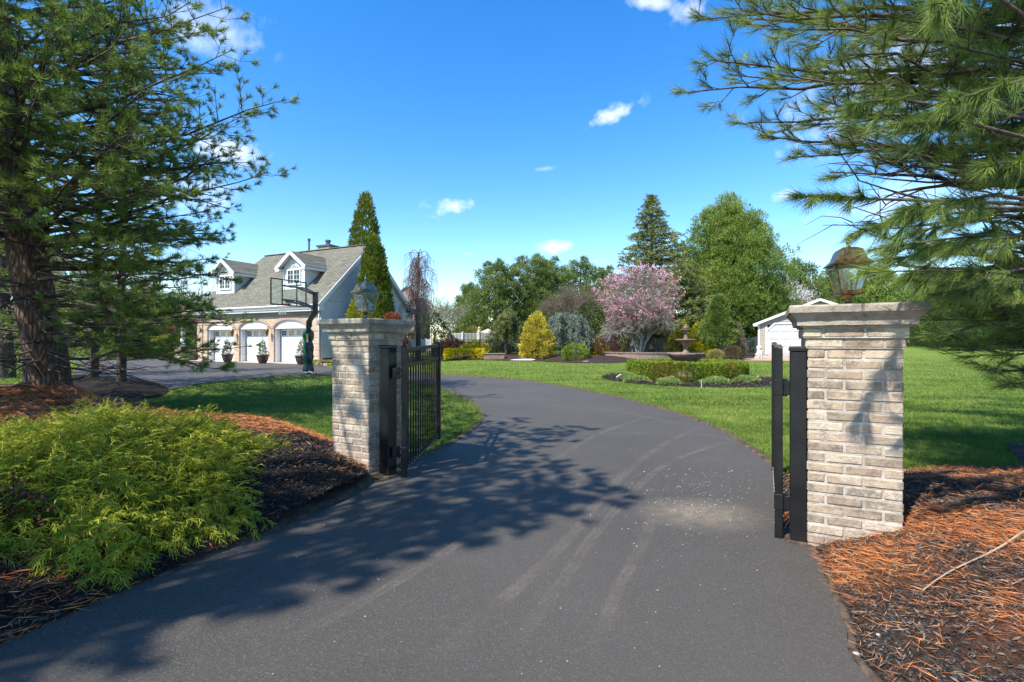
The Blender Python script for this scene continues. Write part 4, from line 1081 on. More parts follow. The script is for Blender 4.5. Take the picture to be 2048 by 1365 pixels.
# siding: lapped boards as real courses
def siding(B, f, z0, z1, axis, off, sgn, lap=.115):
    """f(z) -> (lo, hi) along the wall; axis 'x' wall runs along x at y=off, 'y' wall runs along y at x=off; sgn outward"""
    z = z0
    while z < z1-.01:
        zt = min(z+lap, z1); l0, h0 = f(z); l1, h1 = f(zt)
        if h0-l0 > .02:
            o0, o1 = off+sgn*.034, off+sgn*.004
            P = lambda a, o, zz: (a, o, zz) if axis == 'x' else (o, a, zz)
            B.add([P(l0, o0, z), P(h0, o0, z), P(h1, o1, zt), P(l1, o1, zt), P(l0, off, z), P(h0, off, z)], [(0, 1, 2, 3), (0, 4, 5, 1)])
        z = zt
EAVE, RZ, PEAKY = 3.80, 8.30, 4.30; SL = (RZ-EAVE)/(PEAKY+.4)
roofz = lambda y: EAVE+(min(y, 2*PEAKY-y)+.4)*SL
b = MB(); siding(b, lambda z: (0, DEP), .35, roofz(0)-.12, 'y', X1, 1, .16)
def gab(z):
    d = max(0, (z-EAVE+.12)/SL-.4); return (max(0, d), DEP-max(0, d))
siding(b, gab, roofz(0)-.12, RZ-.3, 'y', X1, 1, .16); b.box((X1+.02, .05, 1.9), (.06, .10, 3.4))
b.build('gable_siding', M['siding'], ga)
b = MB(); b.box((X1-.05, DEP/2, .17), (.12, DEP, .34)); b.box(((X0+X1)/2, DEP, 1.7), (X1-X0, .1, 3.6)); b.build('foundation', M['bark2'], ga)
b = MB(); XL, XR = -5.2, 8.07; XH = -3.03
b.slab([(XL, -.4, EAVE), (XR, -.4, EAVE), (XR, PEAKY, RZ), (XH, PEAKY, RZ)], .10)
b.slab([(XR, DEP+.4, EAVE), (XL, DEP+.4, EAVE), (XH, PEAKY, RZ), (XR, PEAKY, RZ)], .10)
b.slab([(XL, DEP+.4, EAVE), (XL, -.4, EAVE), (XH, PEAKY, RZ)], .10)
b.bar((XH, PEAKY, RZ+.02), (XR, PEAKY, RZ+.02), .25, .05)
roof = b.build('roof', M['shingle'], ga)
b = MB(); b.box(((XL+XR)/2, -.36, EAVE-.18), (XR-XL, .10, .22)); b.box(((XL+XR)/2, -.16, EAVE-.36), (XR-XL-.5, .34, .16))
b.box(((XL+XR)/2-.05, -.20, EAVE-.13), (XR-XL-.2, .42, .03)); b.build('fascia', M['white'], ga)
b = MB(); b.tube([(XL, -.46, EAVE-.09), (XR, -.46, EAVE-.09)], .07, 8); b.build('gutter', M['white'], ga, True)
b = MB()
for s in (0, 1):
    y0, y1 = (-.45, PEAKY) if s == 0 else (DEP+.45, PEAKY)
    b.bar((XR+.015, y0, EAVE-.17), (XR+.015, y1, RZ-.12), .05, .26)
    b.bar((XR-.15, y0, EAVE-.14), (XR-.15, y1, RZ-.16), .30, .03)
b.box((XR-.16, -.25, EAVE-.28), (.34, .42, .34)); b.box((XR-.16, DEP+.25, EAVE-.28), (.34, .42, .34)); b.build('rake_trim', M['white'], ga)
b = MB(); b.tube([(X1+.02, .05-.16, 3.3), (X1+.02, -.16, 3.0), (X1+.02, -.1, .2)], .045, 6); b.build('downspout', M['white'], ga, True)
b = MB(); b.tube([(X1+.10, 1.4, .9), (X1+.02, 1.4, .9)], .12, 8); b.build('hose_reel', M['white'], ga)
def dormer(xc, nm='dormer'):
    ez, pz, hw, ow, yf = 6.42, 7.50, 1.0, 1.40, .8
    ry = lambda z: (z-EAVE)/SL-.4
    b = MB(); f = lambda z: (xc-hw, xc+hw) if z < ez+.15 else (xc-hw*max(0, (pz-.1-z)/(pz-ez-.25)), xc+hw*max(0, (pz-.1-z)/(pz-ez-.25)))
    siding(b, f, roofz(yf)-.1, pz-.15, 'x', yf, -1)
    for s in (-1, 1):
        z = roofz(yf)
        while z < ez:
            zt = min(z+.115, ez); x = xc+s*hw
            b.add([(x+s*.022, yf, z), (x+s*.022, ry(z)+.05, z), (x+s*.004, ry(zt)+.05, zt), (x+s*.004, yf, zt), (x, yf, z), (x, ry(z)+.05, z)], [(0, 1, 2, 3), (0, 4, 5, 1)]); z = zt
    d = b.build(nm, M['siding'], ga)
    b = MB(); yo = .42
    for s in (-1, 1):
        q = [(xc, yo, pz), (xc, ry(pz)+.1, pz), (xc+s*ow, ry(pz-(pz-ez)*1.0)+.1, ez), (xc+s*ow, yo, ez)]
        b.slab(q if s > 0 else q[::-1], .07)
    b.build('dormer_roof', M['shingle'], d)
    b = MB()
    for s in (-1, 1):
        b.bar((xc+s*.0, yo-.015, pz-.10), (xc+s*(ow+.02), yo-.015, ez-.10), .05, .22)
        b.bar((xc+s*.03, yo+.17, pz-.12), (xc+s*(ow-.02), yo+.17, ez-.12), .36, .03)
        b.box((xc+s*(ow-.02), yo+1.0, ez-.13), (.05, 2.0, .17)); b.box((xc+s*(ow-.2), yo+1.0, ez-.16), (.36, 1.9, .03))
        b.box((xc+s*(ow-.18), yo+.15, ez-.16), (.38, .34, .16)); b.box((xc+s*(hw-.02), yf-.03, (roofz(yf)+ez)/2), (.10, .06, ez-roofz(yf)))
    b.build('dormer_trim', M['white'], d)
    w = MB(); w.box((xc, yf-.03, 5.78), (1.12, .03, .90)); wo = w.build('window', M['window_dark'], d)
    w = MB()
    for x in (-.60, 0, .60): w.box((xc+x, yf-.06, 5.78), (.09, .06, 1.0))
    for z in (5.29, 6.27): w.box((xc, yf-.065, z), (1.32, .07, .10))
    for x in (-.30, .30): w.box((xc+x, yf-.055, 5.78), (.025, .04, .9))
    for z in (5.60, 5.93): w.box((xc, yf-.05, z), (1.1, .03, .025))
    w.slab([(xc-.72, yf-.09, 6.34), (xc+.72, yf-.09, 6.34), (xc, yf-.09, 6.66)], .05)
    w.add([(xc-.72, yf-.08, 6.30), (xc+.72, yf-.08, 6.30), (xc, yf-.08, 6.62)], [(0, 1, 2)]); w.build('window_frame', M['white'], d)
dormer(4.45); dormer(-2.75)
# gabled wing on the left and its porch column
b = MB(); b.slab([(-6.3, 2.2, 5.15), (-4.0, 2.2, 7.0), (-4.0, 5.6, 7.0), (-6.3, 5.6, 5.15)][::-1], .1); b.slab([(-4.0, 2.2, 7.0), (-1.7, 2.2, 5.15), (-1.7, 5.6, 5.15), (-4.0, 5.6, 7.0)][::-1], .1); b.build('wing_roof', M['shingle'], roof)
b = MB(); b.bar((-6.35, 2.18, 5.05), (-4.0, 2.18, 6.92), .06, .26); b.bar((-1.65, 2.18, 5.05), (-4.0, 2.18, 6.92), .06, .26); b.build('wing_trim', M['white'], roof)
b = MB(); siding(b, lambda z: (-6.0+max(0, (z-5.2)*1.2), -4.0), 3.2, 6.8, 'x', 2.6, -1); b.build('wing_siding', M['siding'], ga)
b = MB(); b.box((2.6, PEAKY+1.2, RZ-.05), (1.2, .9, 1.0)); b.build('chimney', M['house_brick'], roof)
b = MB(); b.box((2.6, PEAKY+1.2, RZ+.50), (1.4, 1.1, .12)); b.tube([(2.6, PEAKY+1.2, RZ+.5), (2.6, PEAKY+1.2, RZ+.9)], .17, 10); b.tube([(2.6, PEAKY+1.2, RZ+.88), (2.6, PEAKY+1.2, RZ+1.0)], .22, 10); b.build('chimney_cap', M['zinc'], roof)
b = MB(); b.tube([(1.55, PEAKY+.3, RZ-.2), (1.55, PEAKY+.3, RZ+.95)], .07, 8); b.tube([(1.55, PEAKY+.3, RZ+.85), (1.55, PEAKY+.3, RZ+1.05)], .11, 8); b.build('vent_pipe', M['zinc'], roof)
# connecting wing left of the garage, seen through the pines
pc = thing('porch_column', (G(366, 716)[0], G(366, 716)[1], 0), GR, 'white round porch column on a low stone pier left of the garage', 'column')
b = MB(); b.box((0, 0, .45), (.9, .9, .9)); b.box((0, 0, .93), (1.0, 1.0, .08)); b.build('pier', M['arch_brick'], pc)
b = MB(); b.lathe([(.26, .97), (.26, 1.1), (.2, 1.15), (.17, 2.2), (.16, 3.3), (.24, 3.36), (.24, 3.5)], n=16); b.build('shaft', M['white'], pc, True)
lb = thing('porch_beam', pc.location, GR, 'white porch roof beam over the round column', 'porch roof')
b = MB(); b.box((1.7, 1, 3.66), (5.5, 2.6, .32)); b.build('beam', M['white'], lb); b = MB(); b.slab([(-1.3, -.6, 3.83), (4.6, -.6, 3.83), (4.6, 2.6, 5.0), (-1.3, 2.6, 5.0)], .08); b.build('beam_roof', M['shingle'], lb)

for i, x in enumerate((-.43, 3.13, 7.05)):
    p = GL(x, -.05, 0); t = thing('wall_lantern', (p.x, p.y, 2.0), GR, ('bronze wall lantern between the first and second garage doors from the left', 'bronze wall lantern between the second and third garage doors from the left', 'bronze wall lantern right of the rightmost garage door behind the hoop')[i], 'wall lamp', 'wall lanterns between garage doors')
    b = MB(); b.bar((0, .02, .35), (0, -.25, .42), .03, .03); b.tube([(0, -.25, .42), (0, -.25, .3)], .02, 6); b.build('bracket', M['brass'], t)
    b = MB(); b.lathe([(.0, .30), (.06, .27), (.14, .18), (.13, .16), (.10, .0), (.06, -.20), (.0, -.24)], (0, -.25, 0), 8); b.build('lamp_body', M['brass'], t)

# planters by the garage
def make_planter():
    t = thing('potted_conifer', (0, 0, 0), 0)
    b = MB(); b.lathe([(0, 0), (.20, 0), (.23, .04), (.30, .18), (.345, .36), (.355, .46), (.40, .48), (.405, .55), (.34, .55), (.32, .50), (0, .50)], n=20); b.build('pot', M['pot'], t, True)
    Lv = Leaves(); P, N = revolve_pts(130, (0, 0, .62), .95, lambda q: .27*(1-q)**.8+.02, .15, 3, .3); Lv.clumps(P, N, .05, 12, .07, .012, out=.7, rad=.6, up=.5)
    Lv.build('conifer', M['cedar'], t, False)
    Lv = Leaves(); C_ = np.column_stack([NR.uniform(-.3, .3, 40), NR.uniform(-.3, .3, 40), np.full(40, .56)]); Lv.clumps(C_, np.tile([0, 0, 1.], (40, 1)), .07, 8, .05, .014); Lv.build('trailing_plant', M['cover'], t, False)
    b = MB(); b.tube([(0, 0, .5), (0, 0, 1.4)], .015, 5); b.build('stem', M['bark2'], t)
    return t
pl0 = make_planter()
plab = ['dark glazed pot with a small conifer left of the left garage door', 'dark glazed pot with a small conifer before the pier right of the left garage door',
        'dark glazed pot with a small conifer before the pier right of the middle garage door', 'dark glazed pot with a small conifer half behind the green hoop pad',
        'dark glazed pot with a small conifer near the porch column, seen through pine branches']
for i, (px, py, s) in enumerate(((390, 721.5, .95), (455, 724.9, 1), (525.5, 727.6, 1), (603, 729.8, 1), (336, 720.5, .8))):
    o = pl0 if i == 0 else copy_tree(pl0); x, y = G(px, py); o.location = (x, y, .02); o.rotation_euler = (0, 0, i*1.3); o.scale = (s, s, s)
    tag(o, plab[i], 'potted plant', 'potted conifers along the garage front')

# ------------------------------------------------------------------ basketball hoop
HB = Vector((-8.50, 20.9, 0)); hp = thing('basketball_hoop', HB, 0, 'in-ground basketball hoop with glass backboard and green padded pole', 'basketball hoop')
n_ = Vector((-.906, .42, 0)); bb = Vector((.42, .906, 0)); tp = Vector((.30, -.05, 0))
b = MB(); b.box((0, 0, .02), (.5, .5, .05)); b.build('ground_plate', M['grey_metal'], hp)
b = MB(); b.bar((0, 0, 0), (0, 0, 2.25), .15, .15); b.bar((0, 0, 2.20), (tp.x, tp.y, 2.62), .15, .15); b.bar((tp.x, tp.y, 2.55), (tp.x, tp.y, 3.42), .17, .17); b.box((tp.x, tp.y, 3.43), (.20, .20, .04), math.radians(-25)); b.build('pole', M['black_pole'], hp)
# pad wrap with folds
V = []; ns = 20; nz = 22
for i in range(nz+1):
    z = .12+1.78*i/nz
    for k in range(ns):
        a = 2*PI*k/ns; r = .195+.022*math.sin(a*4+i*.6)+R.uniform(-.008, .008); r *= 1+.07*math.sin(i*1.1); r = r*.6 if i in (nz,) else r
        V.append((r*math.cos(a)-.02, r*math.sin(a), z))
grn = []; blk = []
for i in range(nz):
    for k in range(ns):
        f = (i*ns+k, i*ns+(k+1) % ns, (i+1)*ns+(k+1) % ns, (i+1)*ns+k)
        a = 2*PI*(k+.5)/ns; (blk if math.cos(a) > -.12 else grn).append(f)
mk('green_pad', V, grn, M['green_pad'], hp, True); mk('pad_back', V, blk, M['black_pole'], hp, True)
b = MB(); b.box((.03, -.222, 1.60), (.085, .006, .22), 0); b.build('warning_label', M['yellow'], hp); b = MB(); b.box((.03, -.222, 1.42), (.085, .006, .13)); b.build('white_label', M['white'], hp)
b = MB(); b.box((-.04, -.02, .12), (.40, .36, .05), .3); b.tube([(-.1, -.2, .08), (.12, -.16, .14)], .03, 6); b.build('pad_strap', M['white'], hp)
bc = tp + n_*1.52; W_, H_ = 1.83, 1.07; zb = 3.48
fb_ = MB(); P_ = lambda s, z, d=0: tuple(bc+bb*s+n_*d+Vector((0, 0, z)))
for z in (zb-H_/2, zb+H_/2): fb_.bar(P_(-W_/2, z), P_(W_/2, z), .04, .05)
for s in (-W_/2, W_/2): fb_.bar(P_(s, zb-H_/2), P_(s, zb+H_/2), .05, .04)
for s in (-.38, .38): fb_.bar(P_(s, zb-H_/2, -.03), P_(s, zb+H_/2, -.03), .04, .035)
fb_.bar(P_(-.38, zb-.30, -.03), P_(.38, zb-.30, -.03), .035, .035); fb_.bar(P_(-.2, zb-.36, -.05), P_(.2, zb-.36, -.05), .06, .14)
fr_ = fb_.build('backboard_frame', M['black_pole'], hp)
g_ = MB(); g_.add([P_(-W_/2, zb-H_/2, .01), P_(W_/2, zb-H_/2, .01), P_(W_/2, zb+H_/2, .01), P_(-W_/2, zb+H_/2, .01)], [(0, 1, 2, 3)]); g_.build('backboard_glass', M['board_glass'], hp)
for (z0, z1, nm) in ((3.36, zb+.28, 0), (2.78, zb-.32, 1)):
    for s in (-1, 1):
        b = MB(); o = bb*s*.11; q0 = tp+o; q1 = bc+bb*s*.36-n_*.04
        pts = [tuple(q0+Vector((0, 0, z0))), tuple(q0.lerp(q1, .55)+Vector((0, 0, z0*.42+z1*.58+(.07 if nm == 0 else .0)))), tuple(q1+Vector((0, 0, z1)))]
        for a_, c_ in zip(pts[:-1], pts[1:]): b.bar(a_, c_, .05, .07)
        b.build('arm', M['black_pole'], hp)
b = MB(); b.bar(tuple(tp+n_*.2+Vector((0, 0, 2.85))), tuple(tp+n_*.22+Vector((0, 0, 2.0))), .03, .03); b.build('crank', M['black_pole'], hp)
rc = bc+n_*.40; zr = 3.00
b = MB(); b.tube([tuple(rc+bb*.23*math.cos(a)+n_*.23*math.sin(a)+Vector((0, 0, zr))) for a in np.linspace(0, 2*PI, 25)], .012, 6, False); b.bar(tuple(bc+Vector((0, 0, zr))), tuple(bc+n_*.18+Vector((0, 0, zr))), .12, .06); b.build('rim', M['rim_metal'], hp, True)
b = MB(); K = 12
for k in range(K):
    for sg in (-1, 1):
        pts = []
        for i in range(7):
            a = 2*PI*k/K+sg*i*PI/K; r = .23-.10*(i/6)**.7+.01*(i == 6); pts.append(tuple(rc+bb*r*math.cos(a)+n_*r*math.sin(a)+Vector((0, 0, zr-.075*i))))
        b.tube(pts, .006, 3, False)
b.build('net', M['net'], hp)

# ------------------------------------------------------------------ plants and things of the garden
def crown(name, kind, label, cat, base, H, prof, nclump, r, k, L, W, mat, seed, group=None, trunk_r=.1, lump=.1, inner=.72, out=.7, rad=.5, rand=.45, up=.35, zoff=0.0, v=None, pname='crown', flat=1.0, quad=True):
    t = thing(name, (base[0], base[1], base[2] if len(base) > 2 else 0), 0, label, cat, group); z0 = (base[2] if len(base) > 2 else 0)
    P, N = revolve_pts(nclump, (base[0], base[1], z0+zoff), H, prof, lump, seed, inner)
    Lv = Leaves(); Lv.clumps(P, N, r, k, L, W, out, rad, rand, up, v=v, flat=flat, quad=quad); Lv.build(pname, mat, t)
    b = MB(); b.tube([(base[0], base[1], z0-.1), (base[0], base[1], z0+zoff+H*.5), (base[0], base[1], z0+zoff+H*.9)], [trunk_r, trunk_r*.6, .01], 8); b.build('trunk' if cat == 'tree' else 'stem', M['bark2'], t, True, True)
    return t
pc_ = lambda h, e=1.0: (lambda t: h*(1-t)**e + .02)
def egg(r, low=.35): return lambda t: r*(math.sin(PI*min(1, (t*.5/low if t < low else .5+.5*(t-low)/(1-low)))))**.75+.02
def at(px, Y): return (PX(px, Y), Y)

def cone_low(r, low=.12, e=.85): return lambda t: r*min(1, .55+.45*t/low)*(1-t)**e*1.08+.03
# yellow clipped hedge
def hedge(name, label, c, rx, ry, z0, h, n, r, k, L, W, mat, group=None, rz=0, ring=None, mat2=None):
    t = thing(name, (c[0], c[1], z0), rz, label, 'hedge', group)
    m = n*3; u = NR.uniform(-1, 1, m); w = NR.uniform(-1, 1, m); z = NR.random(m)
    # points on a rounded box
    side = NR.random(m) < .62
    a = NR.uniform(0, 2*PI, m); e = 3.2
    cx = np.sign(np.cos(a))*np.abs(np.cos(a))**(2/e); cy = np.sign(np.sin(a))*np.abs(np.sin(a))**(2/e)
    s = np.where(side, 1-.12*NR.random(m), np.sqrt(NR.random(m))*.97)
    zz = np.where(side, z*.97, .97-.06*NR.random(m)); edge_ = np.where(side & (zz > .8), 1-(zz-.8)*.35, 1)
    P = np.column_stack([cx*s*rx*edge_, cy*s*ry*edge_, zz*h]); N = np.column_stack([np.where(side, cx, 0), np.where(side, cy, 0), np.where(side, .15, 1)])
    P[:, :2] *= (1+.03*np.sin(a*9)+.02*np.sin(a*17))[:, None]; P = P[:n]; N = N[:n]
    Lv = Leaves(); Lv.clumps(P, unit(N), r, k, L, W, .8, .5, .6, .2); Lv.build('foliage', mat, t, False)
    b = MB()
    for q in range(14): x, y = R.uniform(-.8, .8)*rx, R.uniform(-.7, .7)*ry; b.tube([(x, y, -.05), (x+R.uniform(-.1, .1), y, h*.85)], [.015, .006], 4)
    b.build('stems', M['bark2'], t)
    return t
x, y = G(928, 720.5); hedge('yellow_hedge', 'bright yellow clipped hedge at the far lawn edge', (x, y+.55), 1.58, .55, .05, .78, 900, .07, 12, .07, .016, M['yellow_hedge'])
x, y = at(1074, 37.6)
crown('golden_cone_shrub', 0, 'broad golden conical shrub left of the weeping blue cedar', 'shrub', (x, y, .12), 3.45, lambda t: 1.42*min(1, .72+1.1*t)*(1-t)**.55+.03, 1100, .14, 17, .12, .024, M['gold_cone'], 4, None, .08, .11, .82)
x, y = at(1151, 34.6)
crown('round_shrub', 0, 'bright green rounded shrub in front of the blue cedar', 'shrub', (x, y, .02), 1.22, lambda t: .90*math.sqrt(max(0, 1-(2*t-.9)**2/1.21))+.02, 900, .07, 12, .07, .015, M['hedge'], 5, None, .04, .03, .88)
x, y = at(1214, 40)
crown('burgundy_shrub', 0, 'round burgundy leafed shrub left of the pink magnolia', 'shrub', (x, y, .25), 1.75, lambda t: .95*math.sqrt(max(0, 1-(2*t-1)**2))+.02, 800, .09, 12, .06, .012, M['burgundy'], 6, None, .04, .05, .6, 1.0, .3, .4, .5)
x, y = at(1248, 40.5)
crown('bare_shrub', 0, 'greyish twiggy shrub at the foot of the magnolia, left of its trunk', 'shrub', (x, y, .3), 1.2, lambda t: .75*math.sqrt(max(0, 1-(2*t-1)**2))+.02, 260, .09, 9, .10, .006, M['bud_red'], 8, None, .03, .08, .3, 1, .3, .4, .6)
x, y = at(1316, 40.8)
crown('bare_shrub', 0, 'greyish twiggy shrub at the foot of the magnolia, right of its trunk', 'shrub', (x, y, .3), 1.4, lambda t: .8*math.sqrt(max(0, 1-(2*t-1)**2))+.02, 260, .09, 9, .10, .006, M['bud_red'], 9, None, .03, .08, .3, 1, .3, .4, .6)
# weeping blue cedar
def weeping(name, label, base, arms, mat, H, seed, strand=1.6, k=10, wood='branch', cat='tree', sl=.10, sw=.012, ns=26, trunk_r=.12, gap=.12, jit=.12, group=None):
    rg = random.Random(seed); t = thing(name, base, 0, label, cat, group); W = MB(); C = []; D = []
    bx, by = base[0], base[1]; bz = base[2] if len(base) > 2 else 0
    for (tx, ty, tz, pz) in arms:        # arm end offset and peak height
        pts = [Vector((bx, by, bz-.1)), Vector((bx+tx*.08, by+ty*.08, bz+pz*.6)), Vector((bx+tx*.25, by+ty*.25, bz+pz*.95)), Vector((bx+tx*.6, by+ty*.6, bz+pz)), Vector((bx+tx, by+ty, bz+tz))]
        W.tube(pts, [trunk_r, trunk_r*.8, trunk_r*.6, trunk_r*.35, .01], 7, False)
        for i in range(ns):
            f = .42+.58*i/ns; p, d = at_poly(pts, min(.99, f)); p = p+Vector((rg.uniform(-.25, .25), rg.uniform(-.35, .35), rg.uniform(-.05, .12)))
            L = strand*rg.uniform(.4, 1.1); L = min(L, p.z-bz-.15)
            if L < .15: continue
            sp = [p, p+Vector((rg.uniform(-.12, .12), rg.uniform(-.12, .12), .03-L*.25)), p+Vector((rg.uniform(-.2, .2), rg.uniform(-.2, .2), -L))]
            W.tube(sp, [.012, .008, .003], 3, False)
            m = max(2, int(L/gap))
            for j in range(m): q, dd = at_poly(sp, min(.99, (j+.5)/m)); C.append(q+Vector((rg.uniform(-jit, jit), rg.uniform(-jit, jit), 0))); D.append(dd)
    W.build('trunk', M[wood], t, True, True)
    Lv = Leaves(); Lv.clumps(np.array([tuple(c) for c in C]), np.array([tuple(c) for c in D]), .09, k, sl, sw, .7, .7, .5, -.1); Lv.build('crown', mat, t)
    return t
x, y = at(1130, 40.5)
weeping('weeping_cedar', 'weeping blue cedar with arching branches behind the round green shrub', (x, y, .2),
        [(-1.9, -.3, 1.9, 3.2), (2.1, -.2, 2.0, 3.4), (-.9, -.9, 2.0, 3.5), (1.1, -.9, 2.3, 3.3), (.2, -.5, 2.6, 3.55), (2.5, .3, 1.6, 3.0), (1.4, -1.2, .9, 1.9), (-1.3, .3, 2.2, 3.3)], M['blue_cedar'], 3.6, 12, 1.7, 12, ns=30, sl=.13, sw=.015)
x, y = at(1012, 43)
weeping('weeping_spruce', 'dark green weeping conifer behind the black fence, left of the golden cone', (x, y, .2),
        [(-1.5, -.3, 1.6, 3.0), (1.3, -.2, 1.9, 3.3), (.3, -.7, 2.6, 4.0), (-.6, -.6, 2.4, 3.6), (.9, .2, 2.6, 3.8)], M['cedar'], 4, 13, 1.6, 12, ns=28, sl=.15, sw=.016)
# magnolia in its raised round bed
mx, my = at(1283, 39.5); rg = random.Random(5)
mg = thing('magnolia_tree', (mx, my, .35), 0, 'pink blossoming magnolia with pale multi stemmed trunk in a raised bed', 'tree')
W = MB(); tips = []
for i, (dx, dy) in enumerate(((-.55, 0), (-.2, .25), (.35, .1), (.55, -.15), (.05, -.3))):
    d = Vector((dx*.75, dy*.75, 1.25)).normalized(); bare_tree(W, Vector((mx-.15+dx*.22, my+dy*.3, .3)), 4.9, 1.25, rg, 5, .10, d, tips, 5, 3, .02, (20, 48))
cc = Vector((mx-.15, my, 4.95))
def inside(q): e = q-cc; return (e.x/3.35)**2+(e.y/3.3)**2+(e.z/2.65)**2 < 1.05
W.build('trunk', M['bark_pale'], mg, True, True)
tp_ = [(q, d) for (q, d) in tips if inside(q)]
Pb, Nb = blob_pts(900, (cc.x, cc.y, cc.z), (3.35, 3.3, 2.6), 8, .10, .55, -.75)
if tp_: A0 = np.array([tuple(q) for q, d in tp_]); Pb = np.concatenate([Pb, A0]); Nb = np.concatenate([Nb, np.array([tuple(d) for q, d in tp_])])
keepb = NR.random(len(Pb)) < np.clip(.45+.3*(Pb[:, 2]-cc.z)/2+.3*(Pb[:, 0] < cc.x-1.5), .25, 1); Lv = Leaves()
Lv.clumps(Pb[keepb], Nb[keepb], .12, 6, .13, .032, .4, .7, .6, .6, v=NR.random(keepb.sum())); Lv.build('blossom', M['blossom'], mg)
W2 = MB()
for q, nn_ in zip(Pb[::1], Nb[::1]):
    d = Vector(nn_); q = Vector(q); d2 = (d+Vector((rg.uniform(-.7, .7), rg.uniform(-.7, .7), rg.uniform(-.2, .9)))).normalized(); s = q-d2*rg.uniform(.5, 1.3)
    W2.tube([s, s.lerp(q, .5)+Vector((0, 0, -.04)), q], [.018, .011, .005], 3, False)
    d3 = (d+Vector((rg.uniform(-1, 1), rg.uniform(-1, 1), rg.uniform(-.2, 1)))).normalized(); W2.tube([s, s+d3*rg.uniform(.5, .9)], [.012, .004], 3, False)
W2.build('twigs', M['magnolia_twig'], mg, False, True)
rw = thing('retaining_wall', (mx, my, 0), 0, 'curved block retaining wall round the pink magnolia', 'retaining wall')
def ringwall(t, cx, cy, r, a0, a1, h, thk=.3, n=40):
    for nm, z0, z1, e, mt in (('wall_blocks', 0, h-.1, 0, 'wallblock'), ('coping', h-.098, h, .05, 'wallcap')):
        V = []; F = []
        for i in range(n+1):
            a = a0+(a1-a0)*i/n; ca, sa = math.cos(a), math.sin(a)
            for rr_ in (r+e, r-thk-e):
                V += [(cx+rr_*ca, cy+rr_*sa, z0), (cx+rr_*ca, cy+rr_*sa, z1)]
        for i in range(n):
            k = i*4; F += [(k, k+4, k+5, k+1), (k+1, k+5, k+7, k+3), (k+2, k+3, k+7, k+6)]
        F += [(0, 1, 3, 2), (n*4, n*4+2, n*4+3, n*4+1)]
        mk(nm, V, F, M[mt], t, False, True)
ringwall(rw, mx+.1, my+.3, 3.0, PI*1.0, PI*1.97, .62)
b = MB(); b.lathe([(0, .56), (2.8, .52), (2.85, .3)], (mx+.1, my+.3, 0), 30); o = b.build('wall_soil', M['mulch_far'], rw, True, True)
x, y = G(988, 721); t = thing('retaining_wall', (x, y, 0), 0, 'short straight block retaining wall right of the yellow hedge', 'retaining wall')
b = MB(); b.box((0, .3, .22), (1.55, .5, .44)); b.build('wall_blocks', M['wallblock'], t); b = MB(); b.box((0, .3, .48), (1.7, .6, .09), 0, 0, .02); b.build('coping', M['wallcap'], t)

# fountain inside its round hedge
ft = thing('fountain', (FC[0], FC[1], 0), 0, 'three tiered brown stone fountain in the middle of the round hedge', 'fountain')
b = MB(); b.lathe([(0, 0), (.42, 0), (.42, .08), (.30, .14), (.24, .30), (.26, .55), (.34, .62), (.50, .72), (.635, .86), (.655, .90), (.675, .93), (.67, .965), (.63, .97), (.60, .93), (.3, .84), (0, .82)], n=40); b.build('lower_basin', M['fountain'], ft, True)
b = MB(); b.lathe([(.15, .83), (.15, .90), (.12, .95), (.14, .99), (.085, 1.03), (.085, 1.16), (.11, 1.22), (.12, 1.28), (.20, 1.36), (.34, 1.425), (.375, 1.445), (.38, 1.475), (.35, 1.48), (.32, 1.45), (.1, 1.42), (0, 1.42)], n=32); b.build('middle_tier', M['fountain'], ft, True)
b = MB(); b.lathe([(.09, 1.42), (.09, 1.50), (.06, 1.54), (.075, 1.58), (.05, 1.61), (.055, 1.70), (.08, 1.75), (.15, 1.80), (.20, 1.825), (.205, 1.85), (.18, 1.855), (.05, 1.82), (0, 1.82)], n=28); b.build('upper_tier', M['fountain'], ft, True)
b = MB(); b.lathe([(.055, 1.82), (.06, 1.86), (.085, 1.885), (.09, 1.92), (.06, 1.95), (.04, 1.965), (.055, 1.985), (.03, 2.02), (0, 2.03)], n=20); b.build('finial', M['fountain'], ft, True)
hg = thing('round_hedge', (FC[0], FC[1], 0), 0, 'clipped green boxwood hedge ringing the tiered fountain', 'hedge')
def ring_pts(n, r0, r1, h):
    a = NR.uniform(0, 2*PI, n); kind = NR.random(n); wv = 1+.015*np.sin(a*7)+.012*np.sin(a*13+1)
    r = np.where(kind < .50, r1, np.where(kind < .68, r0, NR.uniform(r0, r1, n)))*wv; z = np.where(kind < .68, NR.random(n)*h*.98, h*(.97+.04*NR.random(n)+.02*np.sin(a*5)))
    r = np.where((kind < .5) & (z > h*.85), r-.05*(z/h-.85)/.15, r)
    N = np.where((kind < .50)[:, None], np.column_stack([np.cos(a), np.sin(a), 0*a+.1]), np.where((kind < .68)[:, None], np.column_stack([-np.cos(a), -np.sin(a), 0*a]), np.array([[0, 0, 1.]])))
    return np.column_stack([FC[0]+r*np.cos(a), FC[1]+r*np.sin(a), .03+z]), unit(N), a
P, N, a = ring_pts(8200, 1.45, 2.06, .61)
rust = np.exp(-((P[:, 0]-FC[0]+1.35)**2+(P[:, 1]-FC[1]+1.7)**2)/.22)+.6*np.exp(-((P[:, 0]-FC[0]-.9)**2+(P[:, 1]-FC[1]+1.85)**2)/.08); rr_ = NR.random(len(P)) < rust*.55
Lv = Leaves(); Lv.clumps(P[~rr_], N[~rr_], .040, 12, .040, .0115, .8, .5, .7, .15); Lv.build('foliage', M['hedge'], hg)
Lv = Leaves(); Lv.clumps(P[rr_], N[rr_], .045, 11, .045, .011, .8, .5, .7, .15); Lv.build('rusty_leaves', M['hedge_rust'], hg)
b = MB()
